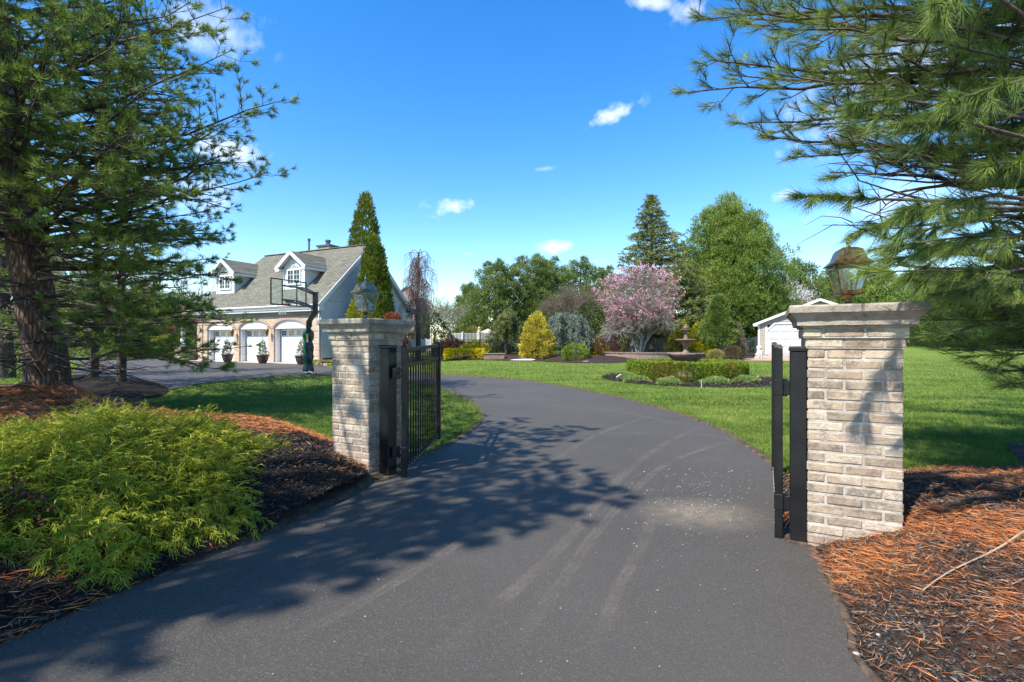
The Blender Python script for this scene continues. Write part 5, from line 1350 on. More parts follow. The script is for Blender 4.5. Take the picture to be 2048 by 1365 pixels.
for i in range(60): a_ = 2*PI*i/60; r_ = 1.8+R.uniform(-.2, .2); b.tube([(FC[0]+r_*math.cos(a_), FC[1]+r_*math.sin(a_), .05), (FC[0]+r_*math.cos(a_+.03), FC[1]+r_*math.sin(a_+.03), .54)], [.02, .008], 4)
b.build('stems', M['bark2'], hg, False, True)
# mounds of ground cover round the hedge
gcl = ['pale green mound plant at the left end of the fountain bed, partly behind the hedge', 'pale green mound plant in front of the rusty patch of the hedge', 'pale green mound plant at the middle front of the fountain bed',
       'pale green mound plant right of the small white stake', 'pale green mound plant at the right end of the fountain bed']
for i, (px, py, wd) in enumerate(((1258, 762, .32), (1276, 767.5, .40), (1343, 772.5, .38), (1438, 772, .42), (1500, 769, .36))):
    x, y = G(px, py); y += .25; t = thing('mound_plant', (x, y, .03), 0, gcl[i], 'plant', 'pale mound plants round the fountain hedge')
    P, N = blob_pts(330, (x, y, .05), (wd*1.1, wd*.8, .20), i, .12, .7, -.05); Lv = Leaves(); Lv.clumps(P, N, .03, 9, .04, .009, .7, .5, .6, .2); Lv.build('foliage', M['cover'], t)
for i, (px, py) in enumerate(((1237, 763), (1403, 777), (1516, 767))):
    x, y = G(px, py); t = thing('garden_light', (x, y, .08), 0, ('small grey spotlight at the left end of the fountain bed', 'small white stake light in front of the fountain hedge', 'small grey stone light at the right end of the fountain bed')[i], 'garden light')
    b = MB(); b.tube([(0, 0, -.1), (0, 0, .10)], .015, 6); b.build('stake', M['grey_metal'] if i != 1 else M['concrete'], t); b = MB(); b.tube([(-.07, 0, .05), (.09, -.02, .16)] if i == 0 else [(0, 0, .1), (0, 0, .17)], .035 if i != 1 else .018, 8); b.build('lamp_head', M['concrete'], t)

# dark cone, gold arborvitaes, balls, little spruce, statue
x, y = at(1437, 38.2)
crown('dwarf_spruce', 0, 'dense dark green conical spruce right of the fountain', 'tree', (x, y, .2), 3.75, lambda t: 1.32*min(1, .72+1.5*t)*(1-t)**.62+.03, 1500, .15, 18, .13, .020, M['spruce'], 14, None, .10, .13, .80, zoff=1.0, up=.1)
x, y = at(1362, 43); crown('gold_arborvitae', 0, 'yellow green conifer behind the top of the fountain', 'tree', (x, y, .25), 3.0, lambda t: 1.3*min(1, .8+t)*(1-t)**.6+.03, 1200, .12, 11, .13, .024, M['arbor_gold'], 15, 'gold conifers behind the fountain', .06)
x, y = at(1400, 41); crown('gold_arborvitae', 0, 'bright gold conifer between the fountain and the dark cone spruce', 'tree', (x, y, .25), 2.75, lambda t: 1.25*min(1, .8+t)*(1-t)**.6+.03, 1100, .12, 11, .13, .024, M['arbor_gold'], 16, 'gold conifers behind the fountain', .06)
x, y = at(1431, 36.5); crown('tan_shrub', 0, 'low tan green ball shrub just behind the round hedge', 'shrub', (x, y, .12), .72, lambda t: .55*math.sqrt(max(0, 1-(1.6*t-.6)**2))+.02, 500, .05, 10, .05, .012, M['tan_ball'], 17, None, .03, .02, .9)
x, y = at(1465, 36.8); crown('brown_shrub', 0, 'dark brown ball shrub just right of the tan ball shrub', 'shrub', (x, y, .12), .98, lambda t: .60*math.sqrt(max(0, 1-(1.8*t-.8)**2))+.02, 500, .05, 10, .05, .011, M['brown_ball'], 18, None, .03, .02, .9)
x, y = at(1478, 38.5); crown('small_conifer', 0, 'thin blue and brown tipped conifer beside the grey fence', 'tree', (x, y, .2), 2.7, lambda t: .55*min(1, .6+2*t)*(1-t)**.7+.03, 420, .10, 10, .13, .014, M['bud_red'], 19, None, .04, .12, .5)
x, y = at(1518, 41.5); st = thing('lion_statue', (x, y, .04), 0, 'white seated lion statue at the corner of the shed', 'statue')
b = MB(); b.box((0, 0, .08), (.5, .5, .16)); b.build('plinth', M['stone_white'], st)
b = MB(); b.lathe([(.0, .16), (.20, .17), (.22, .30), (.17, .55), (.15, .72), (.20, .80), (.19, .95), (.12, 1.04), (0, 1.06)], (0, 0, 0), 14)
for s in (-1, 1): b.tube([(s*.10, -.14, .62), (s*.11, -.20, .40), (s*.11, -.22, .18)], [.06, .05, .055], 8); b.sphere((s*.11, -.28, .19), .06, 8, 6); b.sphere((s*.17, .02, .30), .13, 8, 6); b.sphere((s*.11, -.02, 1.03), .045, 6, 5)
b.sphere((0, -.15, .88), .10, 10, 8); b.sphere((0, -.24, .85), .055, 8, 6); b.tube([(.15, .15, .22), (.30, .05, .30), (.28, -.02, .48)], [.03, .025, .04], 6)
b.build('body', M['stone_white'], st, True)

# shed with its white door
SY = 43.6; sx = PX(1516, SY); sw = 9.2; sd = thing('shed', (sx, SY, 0), math.radians(-27), 'pale sided shed with a wide white door behind the right gate', 'shed')
ez, pk = 3.05, 4.95; m_ = sw/2; b = MB()
dl, dh, ch = .72, 2.95, .55
sl_ = (pk-ez)/m_
dw_ = 5.4
def shp(z): return (max(0, (z-ez)/sl_), sw-max(0, (z-ez)/sl_))
siding(b, lambda z: (0, dl) if z < dh else shp(z), .3, pk-.12, 'x', 0, -1, .15)
siding(b, lambda z: (dl+dw_, sw) if z < dh else (0, 0), .3, dh, 'x', 0, -1, .15)
b.add([(0, 0, 0), (0, 6, 0), (0, 6, ez), (0, 0, ez)], [(0, 1, 2, 3)]); b.add([(sw, 0, 0), (sw, 6, 0), (sw, 6, ez), (sw, 0, ez)], [(0, 1, 2, 3)]); b.add([(0, 6, 0), (sw, 6, 0), (sw, 6, ez), (m_, 6, pk), (0, 6, ez)], [(0, 1, 2, 3, 4)])
b.build('siding_wall', M['tan_siding'], sd)
b = MB(); b.slab([(-.35, -.3, ez-.12), (m_, -.3, pk+.03), (m_, 6.3, pk+.03), (-.35, 6.3, ez-.12)][::-1], .1); b.slab([(m_, -.3, pk+.03), (sw+.35, -.3, ez-.12), (sw+.35, 6.3, ez-.12), (m_, 6.3, pk+.03)][::-1], .1); b.build('roof', M['shingle2'], sd)
b = MB(); b.bar((-.37, -.32, ez-.2), (m_, -.32, pk-.06), .05, .20); b.bar((sw+.37, -.32, ez-.2), (m_, -.32, pk-.06), .05, .20); b.box((.06, -.03, 1.7), (.14, .06, 2.6)); b.box((-.2, -.2, ez-.2), (.34, .24, .22))
b.box((dl-.06, -.05, 1.5), (.14, .06, 2.4)); b.bar((dl-.04, -.05, dh-ch), (dl+ch, -.05, dh), .06, .13); b.box((dl+dw_/2, -.05, dh+.02), (dw_-2*ch+.1, .06, .13)); b.box((3.4, -.05, ez+.75), (.5, .06, .55)); b.build('white_trim', M['white'], sd)
b = MB(); b.add([(dl, -.01, .3), (dl+dw_, -.01, .3), (dl+dw_, -.01, dh-ch), (dl+dw_-ch, -.01, dh), (dl+ch, -.01, dh), (dl, -.01, dh-ch)], [(0, 1, 2, 3, 4, 5)])
for r_ in range(4):
    for k in range(6): b.box((dl+.06+dw_*(k+.5)/6, -.02, .62+r_*.62), (dw_/6-.2, .03, .44), 0, 0, .01)
b.build('garage_door', M['shed_door'], sd)
b = MB(); b.add([(0, 0, .0), (sw, 0, .0), (sw, 0, .3), (0, 0, .3)], [(0, 1, 2, 3)]); b.build('foundation', M['concrete'], sd)

# fences
def fence(name, label, pts, h, post_every, picket, mat, pw=.06, kw=.02, rails=(.12, .82, .97), z0=.1):
    t = thing(name, (pts[0][0], pts[0][1], z0), 0, label, 'fence')
    for (a, c) in zip(pts[:-1], pts[1:]):
        L = math.hypot(c[0]-a[0], c[1]-a[1]); n = max(1, round(L/post_every)); ux, uy = (c[0]-a[0])/L, (c[1]-a[1])/L
        for i in range(n+1):
            q = i*L/n; b = MB(); b.box((a[0]+ux*q, a[1]+uy*q, z0+h*.52), (pw, pw, h*1.08), math.atan2(uy, ux)); b.build('post', mat, t, False, True)
            if i == n: break
            b = MB(); q1 = (i+1)*L/n
            for rl in rails: b.bar((a[0]+ux*q, a[1]+uy*q, z0+h*rl), (a[0]+ux*q1, a[1]+uy*q1, z0+h*rl), .03, .035)
            m = int((q1-q)/picket)
            for k in range(1, m): s = q+(q1-q)*k/m; b.box((a[0]+ux*s, a[1]+uy*s, z0+h*.53), (kw, kw, h*.88), math.atan2(uy, ux))
            b.build('panel', mat, t, False, True)
    return t
fence('metal_fence', 'thin black metal picket fence along the back of the garden beds', [at(868, 38.5), at(960, 41.5), at(1060, 42.0), at(1240, 42.2), at(1408, 42.0)], 1.35, 2.3, .13, M['black_pole'], .07, .022, z0=.25)
fence('metal_fence', 'dark grey picket fence between the gold conifers and the shed', [at(1424, 42.6), at(1512, 42.6)], 1.5, 1.9, .13, M['grey_metal'], .11, .035, z0=.25)
fence('white_railing', 'white vinyl railing behind the yellow hedge', [at(868, 52), at(925, 51), at(985, 52)], 1.45, 1.5, .14, M['white'], .13, .05, (.1, .92), .9)
fence('white_railing', 'white sloping stair railing below the far house', [at(812, 47), at(842, 46), at(862, 44)], 1.2, 1.4, .14, M['white'], .12, .05, (.1, .92), .45)
x, y = at(958, 49); t = thing('patio_umbrella', (x, y, .3), 0, 'closed tan patio umbrella above the black fence', 'umbrella')
b = MB(); b.tube([(0, 0, 0), (0, 0, 2.6)], .03, 6); b.build('pole', M['white'], t); b = MB(); b.lathe([(.30, .75), (.22, 1.1), (.16, 1.8), (.17, 2.1), (.09, 2.35), (.13, 2.45), (.02, 2.62)], n=9); b.build('canopy', M['canvas'], t)
x, y = at(976, 50); t = thing('patio_umbrella', (x, y, .3), 0, 'small open tan umbrella just right of the closed one', 'umbrella')
b = MB(); b.tube([(0, 0, 0), (0, 0, 2.4)], .03, 6); b.build('pole', M['white'], t); b = MB(); b.lathe([(1.0, 2.0), (.02, 2.4), (.0, 2.41)], n=8); b.build('canopy', M['canvas'], t)
x, y = at(1392-3, 44)
# tan roofed pavilion behind the magnolia
PY = 49; pv = thing('pavilion', (PX(1215, PY), PY, 0), 0, 'low tan roofed pavilion with white posts behind the magnolia', 'pavilion'); pwid = PX(1402, PY)-PX(1215, PY)
b = MB(); b.slab([(-.3, -.3, 2.55), (pwid+.3, -.3, 2.55), (pwid, 3.2, 3.55), (0, 3.2, 3.55)], .12); b.slab([(0, 3.2, 3.55), (pwid, 3.2, 3.55), (pwid+.3, 6.5, 2.55), (-.3, 6.5, 2.55)], .12); b.build('roof', M['shingle2'], pv)
b = MB(); b.box((pwid/2, -.28, 2.40), (pwid+.5, .08, .22)); b.build('fascia', M['white'], pv)
for i in range(5): b = MB(); b.box((.15+i*(pwid-.3)/4, 0, 1.2), (.18, .18, 2.4)); b.build('post', M['white'], pv)
b = MB(); b.box((pwid/2, 1.0, 1.25), (pwid-.4, .2, 2.3)); b.build('back_wall', M['tan_wall'], pv)

# ------------------------------------------------------------------ arborvitaes by the garage
pth = lambda r, e=.62, lo=.16: (lambda t: r*min(1, .6+.4*t/lo)*(1-t)**e+.03)
x, y = at(731, 43); crown('arborvitae', 0, 'tallest dark arborvitae rising behind the garage gable', 'tree', (x, y), 14.2, pth(2.15, .62), 2600, .26, 14, .24, .045, M['arbor'], 31, 'arborvitaes at the garage end', .2, .10, .78, .5, .4, .3, .9)
x, y = at(747, 33); crown('arborvitae', 0, 'shorter golden green arborvitae in front of the garage gable', 'tree', (x, y), 8.4, pth(1.5, .60), 2400, .18, 14, .18, .034, M['arbor_gold' if False else 'arbor'], 32, 'arborvitaes at the garage end', .15, .10, .78, .5, .4, .3, .9, v=np.clip(NR.normal(size=2400)*.2+.62, 0, 1) if False else None)
x, y = at(765, 34.5); crown('arborvitae', 0, 'dark narrow arborvitae behind the right side of the golden one', 'tree', (x, y), 6.6, pth(1.0, .7), 1300, .18, 13, .18, .034, M['dark_green'], 33, 'arborvitaes at the garage end', .12, .10, .78, .5, .4, .3, .9)
x, y = at(712, 29); crown('gold_shrub', 0, 'low yellow green shrub just left of the lantern on the pillar', 'shrub', (x, y), 3.7, lambda t: .75*(1-t)**.5+.1, 900, .13, 12, .13, .028, M['arbor_gold'], 34, None, .06, .16, .6, .6, .4, .3, .7)
x, y = at(786, 30); crown('red_shrub', 0, 'small bronze red leafed shrub at the foot of the arborvitaes', 'shrub', (x, y), 3.05, lambda t: .85*(1-t)**.4+.1, 800, .13, 11, .12, .028, M['red_leaf'], 35, None, .06, .14, .6)
x, y = at(680, 27.5); t = hedge('planting_strip', 'low green and red planting strip at the garage corner', (x-.7, y+1.6), 1.5, .5, .02, .25, 260, .06, 10, .07, .015, M['tan_ball'])

# ------------------------------------------------------------------ far house beyond the arborvitaes
HY = 62; hx = PX(779, HY); fh = thing('far_house', (hx, HY, 0), math.radians(-8), 'brick house with a tan hipped roof behind the bare weeping tree', 'house'); fh.scale = (.62, .8, .92)
b = MB(); b.box((2.0, 4, 3.1), (6.4, 8, 6.2)); b.build('brick_wall', M['red_brick'], fh)
b = MB(); zz0, zz1 = 6.2, 9.3; b.add([(-1.7, -.5, zz0), (5.7, -.5, zz0), (5.7, 8.5, zz0), (-1.7, 8.5, zz0), (1.6, 3.6, zz1), (2.4, 4.4, zz1)], [(0, 1, 5, 4), (1, 2, 5), (2, 3, 4, 5), (3, 0, 4), (3, 2, 1, 0)]); b.build('roof', M['shingle2'], fh)
b = MB(); b.box((2.0, -.52, 6.1), (7.4, .08, .3)); b.build('eave_trim', M['white'], fh)
b = MB(); b.box((2.6, -2.0, 2.9), (5.6, 3.6, .3)); b.build('porch_roof', M['white'], fh)
for i in range(4): b = MB(); b.box((.2+i*1.7, -3.6, 1.5), (.26, .26, 2.8)); b.build('porch_post', M['white'], fh)
for (x, z) in ((.8, 4.6), (3.6, 4.6), (1.2, 1.6), (3.9, 1.6)): b = MB(); b.box((x, -.03, z), (1.0, .1, 1.3)); w = b.build('window', M['window_dark'], fh); b = MB(); [b.box((x+s*.53, -.06, z), (.08, .12, 1.45)) for s in (-1, 1)]; [b.box((x, -.07, z+s*.68), (1.2, .12, .08)) for s in (-1, 1)]; b.build('window_frame', M['white'], w)

# ------------------------------------------------------------------ bare and budding trees
def bare(name, label, px, Y, H, seed, mat='twig', depth=5, spread=1.0, r=.12, buds=None, z0=0, group=None, up=.15, split=3, bn=1, bl=.09, bw=.02, stems=1):
    rg = random.Random(seed); x, y = at(px, Y); t = thing(name, (x, y, z0), 0, label, 'tree', group); W = MB(); tips = []
    for s in range(stems):
        d = Vector((rg.uniform(-.35, .35), rg.uniform(-.35, .35), 1)).normalized() if stems > 1 else None
        bare_tree(W, Vector((x, y, z0-.1)), H, spread, rg, depth, r, d, tips, 4, split, up)
    W.build('trunk', M[mat], t, False, True)
    if buds:
        P, A = tip_arrays(tips); Lv = Leaves(); Lv.clumps(P, A, .22, bn*6, bl, bw, .4, .8, .6, .2); Lv.build('crown', M[buds], t)
    return t
# bare weeping cherry
x, y = at(836, 36); rg = random.Random(77); t = thing('weeping_tree', (x, y, 0), 0, 'bare weeping tree with reddish hanging twigs right of the garage', 'tree'); W = MB(); W2 = MB()
tr_ = [Vector((x, y, -.1)), Vector((x+.05, y, 2.2)), Vector((x-.06, y, 4.4)), Vector((x+.08, y, 6.0)), Vector((x+.02, y, 7.85))]
W.tube(tr_, [.21, .17, .13, .11, .03], 9, False); W.build('trunk', M['bark2'], t, True, True)
for i in range(80):
    f = rg.uniform(.35, .99)**.8; p, _ = at_poly(tr_, f); a = rg.uniform(0, 2*PI); L = rg.uniform(.4, 1.5)*(1.3-f*.55)
    top = p+Vector((math.cos(a)*L*.6, math.sin(a)*L*.6, rg.uniform(.1, .35))); out_ = p+Vector((math.cos(a)*L, math.sin(a)*L, -.15))
    W2.tube([p, top, out_], [.03, .02, .012], 4, False)
    for j in range(6):
        q = top.lerp(out_, rg.random()); D = rg.uniform(.8, 3.2); D = min(D, q.z-.6)
        W2.tube([q, q+Vector((rg.uniform(-.2, .2), rg.uniform(-.2, .2), -D*.3)), q+Vector((rg.uniform(-.3, .3), rg.uniform(-.3, .3), -D))], [.012, .008, .004], 3, False)
        for k in range(3):
            s = q+Vector((rg.uniform(-.15, .15), rg.uniform(-.15, .15), -D*rg.uniform(.1, .8))); W2.tube([s, s+Vector((rg.uniform(-.3, .3), rg.uniform(-.3, .3), rg.uniform(-.5, .1)))], [.007, .003], 3, False)
W2.build('hanging_twigs', M['twig_pink'], t, False, True)
bare('bare_tree', 'bare thin tree in the sky gap right of the weeping tree', 872, 70, 8.4, 41, 'twig_pink', 5, 1.0, .10)
bare('bare_tree', 'pale multi stemmed budding tree behind the white railing', 908, 56, 6.8, 42, 'bark_pale', 5, 1.15, .10, 'budding', up=.25, stems=3, bn=1)
bare('bare_tree', 'greyish bare tree between the far pines and the magnolia', 1172, 58, 8.6, 43, 'twig', 6, 1.15, .13, 'bud_red', bl=.10, bw=.012, stems=2)
bare('bare_tree', 'bare tree peeking beside the far house roof', 790, 80, 11.0, 44, 'twig_pink', 5, 1.0, .1)
for i, (px, Y, H, s) in enumerate(((395, 60, 13.5, 51), (330, 70, 14.5, 52), (440, 75, 12, 53), (250, 64, 13, 54), (60, 62, 14, 55), (140, 75, 15, 56))):
    bare('bare_tree', ['bare tree nearest to the left end of the garage roof', 'tall bare tree seen through the pine boughs left of the garage', 'bare tree just behind the left dormer', 'bare tree seen between the pine trunks', 'bare tree at the far left behind the largest pine', 'bare tree behind the second pine trunk'][i], px, Y, H, s, 'twig', 5, 1.0, .14, None, group='bare trees behind the pines')
# white magnolia and low bare bush by the shed
x, y = at(1574, 56); t = thing('white_magnolia', (x, y, 0), 0, 'white blossoming tree between the big pine and the shed', 'tree'); rg = random.Random(8); W = MB(); tips = []
for k in range(3): bare_tree(W, Vector((x+k*.2, y, 0)), 8.0, 1.0, rg, 5, .10, Vector((rg.uniform(-.25, .25), 0, 1)).normalized(), tips, 4, 3, .2)
W.build('trunk', M['twig'], t, False, True); P, A = tip_arrays(tips); Lv = Leaves(); Lv.clumps(P, A, .25, 6, .13, .035, .4, .8, .6, .2); Lv.build('blossom', M['white_blossom'], t)

# ------------------------------------------------------------------ background evergreens
def bg_pine(name, label, px, Y, H, wid, seed, mat, n=26, group=None, z0=0.0, low=.12, k=12, L=.34, W_=.045, r=.42, cl=46, shape=.62, lob=1.0, spire=0):
    """white pine: trunk, limbs and a crown of irregular foliage pads"""
    rg = random.Random(seed); x, y = at(px, Y); t = thing(name, (x, y, z0), 0, label, 'tree', group); Wd = MB(); C = []; N = []
    Wd.tube([(x, y, z0-.2), (x+rg.uniform(-.2, .2), y, z0+H*.5), (x, y, z0+H*.93)], [.028*H, .018*H, .02], 8, False)
    for i in range(n):
        f = low+(1-low)*((i+.5)/n); a = i*2.4+rg.uniform(-.5, .5)
        R_ = wid/2*(min(1, (f/low)*.8) if f < low*1.2 else 1)*math.sqrt(max(.02, 1-((f-low)/(1.02-low))**(1/shape*1.25)))*rg.uniform(.55, 1.0)
        cx, cy, cz = x+math.cos(a)*R_*.72, y+math.sin(a)*R_*.72, z0+H*f*.97
        Wd.tube(bezier((x, y, cz-.5*R_*.4), (cx, cy, cz-.1), -.06, 5, .03, rg), [.09, .07, .05, .04, .02], 4, False)
        rad_ = (max(.5, R_*.55)*lob, max(.5, R_*.55)*lob, max(.45, R_*.34)*lob)
        P_, N_ = blob_pts(int(cl*max(.5, rad_[0])), (cx, cy, cz), rad_, seed*31+i, .25, .45, -.75); C.append(P_); N.append(N_)
    for i in range(spire): # upright leader shoots
        a = rg.uniform(0, 2*PI); q = rg.random(); R_ = wid/2*q*.75; zz = z0+H*(1-.42*q**1.6)
        P_ = np.array([[x+math.cos(a)*R_, y+math.sin(a)*R_, zz+j*.25] for j in range(5)]); C.append(P_); N.append(np.tile([0, 0, 1.], (5, 1)))
    Wd.build('trunk', M['bark2'], t, True, True); C = np.concatenate(C); N = np.concatenate(N)
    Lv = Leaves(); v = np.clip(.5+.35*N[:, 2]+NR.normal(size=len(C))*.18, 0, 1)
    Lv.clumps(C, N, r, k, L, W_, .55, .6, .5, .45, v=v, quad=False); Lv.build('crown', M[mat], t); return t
bgl = [('leftmost evergreen of the far row, small and dark behind the railing', 938, 70, 9.6, 5.0), ('broad round topped pine behind the weeping conifer, left of the sky gap', 990, 64, 11.9, 7.6),
       ('tall pine behind the golden cone shrub', 1062, 66, 12.9, 8.2), ('pine with a flat crown just right of the tall pine over the golden cone', 1100, 70, 13.3, 7.6), ('pine crown above the bare grey tree', 1160, 72, 13.6, 7.8),
       ('pale green pine just left of the tall pointed cedar', 1212, 76, 13.0, 6.5)]
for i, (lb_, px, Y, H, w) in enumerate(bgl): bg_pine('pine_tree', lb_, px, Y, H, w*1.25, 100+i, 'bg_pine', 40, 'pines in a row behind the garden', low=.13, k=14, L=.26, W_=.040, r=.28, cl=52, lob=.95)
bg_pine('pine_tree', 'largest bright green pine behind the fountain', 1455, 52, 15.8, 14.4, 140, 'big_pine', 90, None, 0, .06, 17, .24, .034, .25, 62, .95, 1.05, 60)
# pointed cedar with layered drooping boughs
x, y = at(1303, 47); rg = random.Random(9); t = thing('cedar_tree', (x, y, 0), 0, 'tall pointed cedar with drooping layered boughs behind the magnolia', 'tree'); W = MB(); C = []; N = []
H = 15.4; W.tube([(x, y, -.2), (x, y, H*.6), (x+.05, y, H)], [.38, .2, .02], 9, False)
for i in range(230):
    f = .12+.87*(i/230)**.9; a = i*2.39996+rg.uniform(-.3, .3); L = (6.6*(1-f)**1.05+.22)*rg.uniform(.7, 1.12); L *= 1.0+.25*(math.cos(a) > .2)*(f < .75)
    p = Vector((x, y, H*f)); q = p+Vector((math.cos(a)*L, math.sin(a)*L, L*rg.uniform(.02, .28))); e = q+Vector((math.cos(a)*.3, math.sin(a)*.3, -.3))
    W.tube([p, p.lerp(q, .6), q, e], [.05*(1-f)+.02, .03, .02, .01], 4, False)
    m = max(3, int(L/.22))
    for j in range(m):
        s = .25+.75*(j+rg.random())/m; s = min(s, 1); c = p.lerp(q, s); w_ = .22*L*(1-abs(s-.55))+.12
        for kk in range(2): C.append((c.x+rg.uniform(-w_, w_), c.y+rg.uniform(-w_, w_), c.z+rg.uniform(-.12, .06)-.10*w_)); N.append((math.cos(a)*.6, math.sin(a)*.6, -.15))
    C.append(tuple(e)); N.append((math.cos(a)*.5, math.sin(a)*.5, -.6))
W.build('trunk', M['bark2'], t, True, True); Lv = Leaves(); Lv.clumps(np.array(C), np.array(N), .13, 15, .20, .026, .9, .5, .4, -.05, flat=.4); Lv.build('crown', M['cedar'], t)
# undergrowth at the foot of the far row
for i, (px, Y, H, r_, mt, lb_) in enumerate(((946, 56, 3.0, 1.3, 'tan_ball', 'olive rounded shrub behind the white railing'), (1035, 46, 2.6, 1.3, 'dark_green', 'dark evergreen shrub left of the golden cone'), (992, 45, 1.5, 1.3, 'dark_green', 'dark evergreen shrub below the closed umbrella'),
        (905, 44, 1.4, 1.5, 'burgundy', 'low reddish shrub behind the yellow hedge'), (950, 42.6, 1.25, 1.2, 'arbor_gold', 'low pale yellow shrub behind the right end of the yellow hedge'), (1183, 47, 5.0, 1.7, 'dark_green', 'dark holly tree between the blue cedar and the magnolia'), (1190, 41.5, 1.1, .9, 'arbor_gold', 'low yellow green shrub under the weeping blue cedar'),
        (1225, 45, 2.8, 1.4, 'budding', 'pale budding shrub behind the burgundy shrub'), (1100, 50, 4.2, 2.2, 'dark_green', 'dark evergreen directly behind the golden cone and blue cedar'), (1335, 59, 3.6, 2.8, 'dark_green', 'dark evergreen mass under the tall pointed cedar'),
        (1500, 52, 4.0, 2.6, 'dark_green', 'dark evergreen under the largest pine, left of the shed'), (1555, 60, 5.6, 3.4, 'dark_green', 'dark evergreen rising behind the shed roof'),
        (862, 50, 4.2, 1.8, 'dark_green', 'dark narrow evergreen just right of the weeping tree trunk'))):
    x, y = at(px, Y); crown('evergreen_shrub', 0, lb_, 'shrub', (x, y, .1), H, lambda t, r_=r_: r_*math.sqrt(max(0, 1-(1.5*t-.5)**2))+.02, int(500*r_), .16, 10, .15, .03, M[mt], 200+i, None, .08, .16, .7)
# right hand background: wood edge beyond the lawn
rl = ['behind the shed roof', 'just left of the brass lantern on the right pillar', 'directly behind the brass lantern on the right pillar', 'just right of the right pillar', 'at the lawn end, third from the right edge', 'at the lawn end, second from the right edge', 'at the right edge of the lawn end']
for i, (px, Y, H, w, mt) in enumerate(((1600, 82, 14.2, 12, 'bg_pine'), (1672, 88, 14.6, 12.5, 'bg_pine'), (1755, 84, 13.6, 12, 'big_pine'), (1840, 92, 14.5, 13, 'bg_pine'), (1920, 86, 13.6, 12, 'bg_pine'), (2000, 93, 14.6, 14, 'bg_pine'), (2085, 88, 15, 14, 'bg_pine'))):
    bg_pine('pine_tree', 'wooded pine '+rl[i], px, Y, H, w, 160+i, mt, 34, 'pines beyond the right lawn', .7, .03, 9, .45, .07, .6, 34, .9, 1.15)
for i, (px, Y) in enumerate(((1650, 100), (1730, 104), (1880, 105), (1960, 103), (2050, 106), (2150, 100))):
    bg_pine('pine_tree', ['farther pine in the gap between the shed pines', 'farther pine behind the lantern pines', 'farther pine in the gap right of the pillar', 'farther pine second from the right', 'farther pine in the last gap at right', 'farther pine half outside the right edge'][i], px, Y, 13+i % 3, 13, 180+i, 'bg_pine', 26, 'pines beyond the right lawn', .8, .02, 8, .5, .08, .7, 26, .9, 1.2)
for i, (px, lb_) in enumerate(((1905, 'small dark trunked evergreen at the lawn end'), (1830, 'low evergreen beside the right pillar at the lawn end'), (1985, 'low evergreen at the lawn end near the right edge'))):
    x, y = at(px, 78); crown('evergreen_shrub', 0, lb_, 'shrub', (x, y, .6), 4.5, lambda t: 3.6*math.sqrt(max(0, 1-(1.3*t-.3)**2))+.02, 900, .3, 9, .28, .05, M['dark_green'], 230+i, None, .08, .2, .7)
# left background behind the pines
ll = ['dark pine far behind the left trunk', 'far pine behind the second trunk', 'far pine left of the bare trees', 'far pine left of the porch', 'far pine over the porch roof']
for i, (px, Y, H, w) in enumerate(((-60, 66, 14, 12), (70, 72, 15, 13), (200, 78, 13, 12), (290, 90, 12, 12), (360, 95, 11, 12))):
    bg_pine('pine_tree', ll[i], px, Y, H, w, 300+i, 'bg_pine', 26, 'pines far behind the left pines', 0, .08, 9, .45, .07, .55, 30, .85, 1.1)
for i, (px, Y, H, r_, mt, lb_) in enumerate(((345, 46, 2.0, 2.4, 'hedge', 'broad green shrub left of the porch column'), (300, 44, 1.8, 1.9, 'arbor_gold', 'yellow green shrub behind the pine boughs left of the porch'), (385, 47, 2.8, 1.0, 'dark_green', 'dark narrow shrub between the porch column and garage wall'),
        (372, 58, 5.5, 2.3, 'red_leaf', 'red leafed tree behind the porch column'), (250, 40, 1.5, 1.6, 'hedge', 'round green shrub between the pine trunks'), (18, 21, 2.6, 1.0, 'dark_green', 'dark conical evergreen at the left edge beyond the largest pine'),
        (150, 50, 2.4, 2.6, 'dark_green', 'low dark shrub behind the second pine trunk'), (60, 52, 2.0, 3.0, 'hedge', 'low green shrub in the far left gap'))):
    x, y = at(px, Y); crown('garden_shrub', 0, lb_, 'shrub', (x, y, 0), H, lambda t, r_=r_: r_*math.sqrt(max(0, 1-(1.5*t-.5)**2))+.02, int(420*r_), .14, 10, .14, .03, M[mt], 260+i, None, .06, .14, .7)
for i, (px, Y, h) in enumerate(((340, 47.5, 1.9), (262, 46, 1.8))):
    x, y = at(px, Y); t = thing('brick_pier', (x, y, 0), GR, ('low brick garden pier left of the porch column', 'low brick garden pier behind the pine boughs')[i], 'brick pier'); b = MB(); b.box((0, 0, h/2), (.7, .7, h)); b.build('pier_body', M['red_brick'], t); b = MB(); b.box((0, 0, h+.06), (.85, .85, .12)); b.build('pier_cap', M['concrete'], t)

# ------------------------------------------------------------------ more pines of the left row
rg = random.Random(31)
def reach2(f): return 3.4*(1-f)**.6+.5
for i, (px, Y, H, r0, lb_, ln) in enumerate(((185, 16.2, 13, .10, 'second pine, slender trunk just right of the largest pine', (.3, .2)), (240, 15.0, 12, .10, 'third pine from the left, its thin trunk rising from dark mulch', (.1, .2)), (10, 19, 13, .24, 'pine at the left edge behind the largest pine', (-.3, 0)))):
    x, y = G(px, 685+1360/Y); d2 = []
    for j in range(22):
        z = rg.uniform(.4, 3.0); a = rg.uniform(0, 2*PI); L = rg.uniform(.8, 2.4); s = Vector((x, y, z)); d2.append((s, s+Vector((math.cos(a)*L, math.sin(a)*L, rg.uniform(-.6, .2)*L*.5))))
    pine_tree('pine_tree', (x, y), H, ln, r0, lb_, M['pine_near'], [], 1.7 if i != 1 else 1.2, H*.97, .62, reach2, rg, 20, .13, .0085, .32, 1.0, 'pines along the left side', 'bark2', d2, 3, .24, 4, .95)

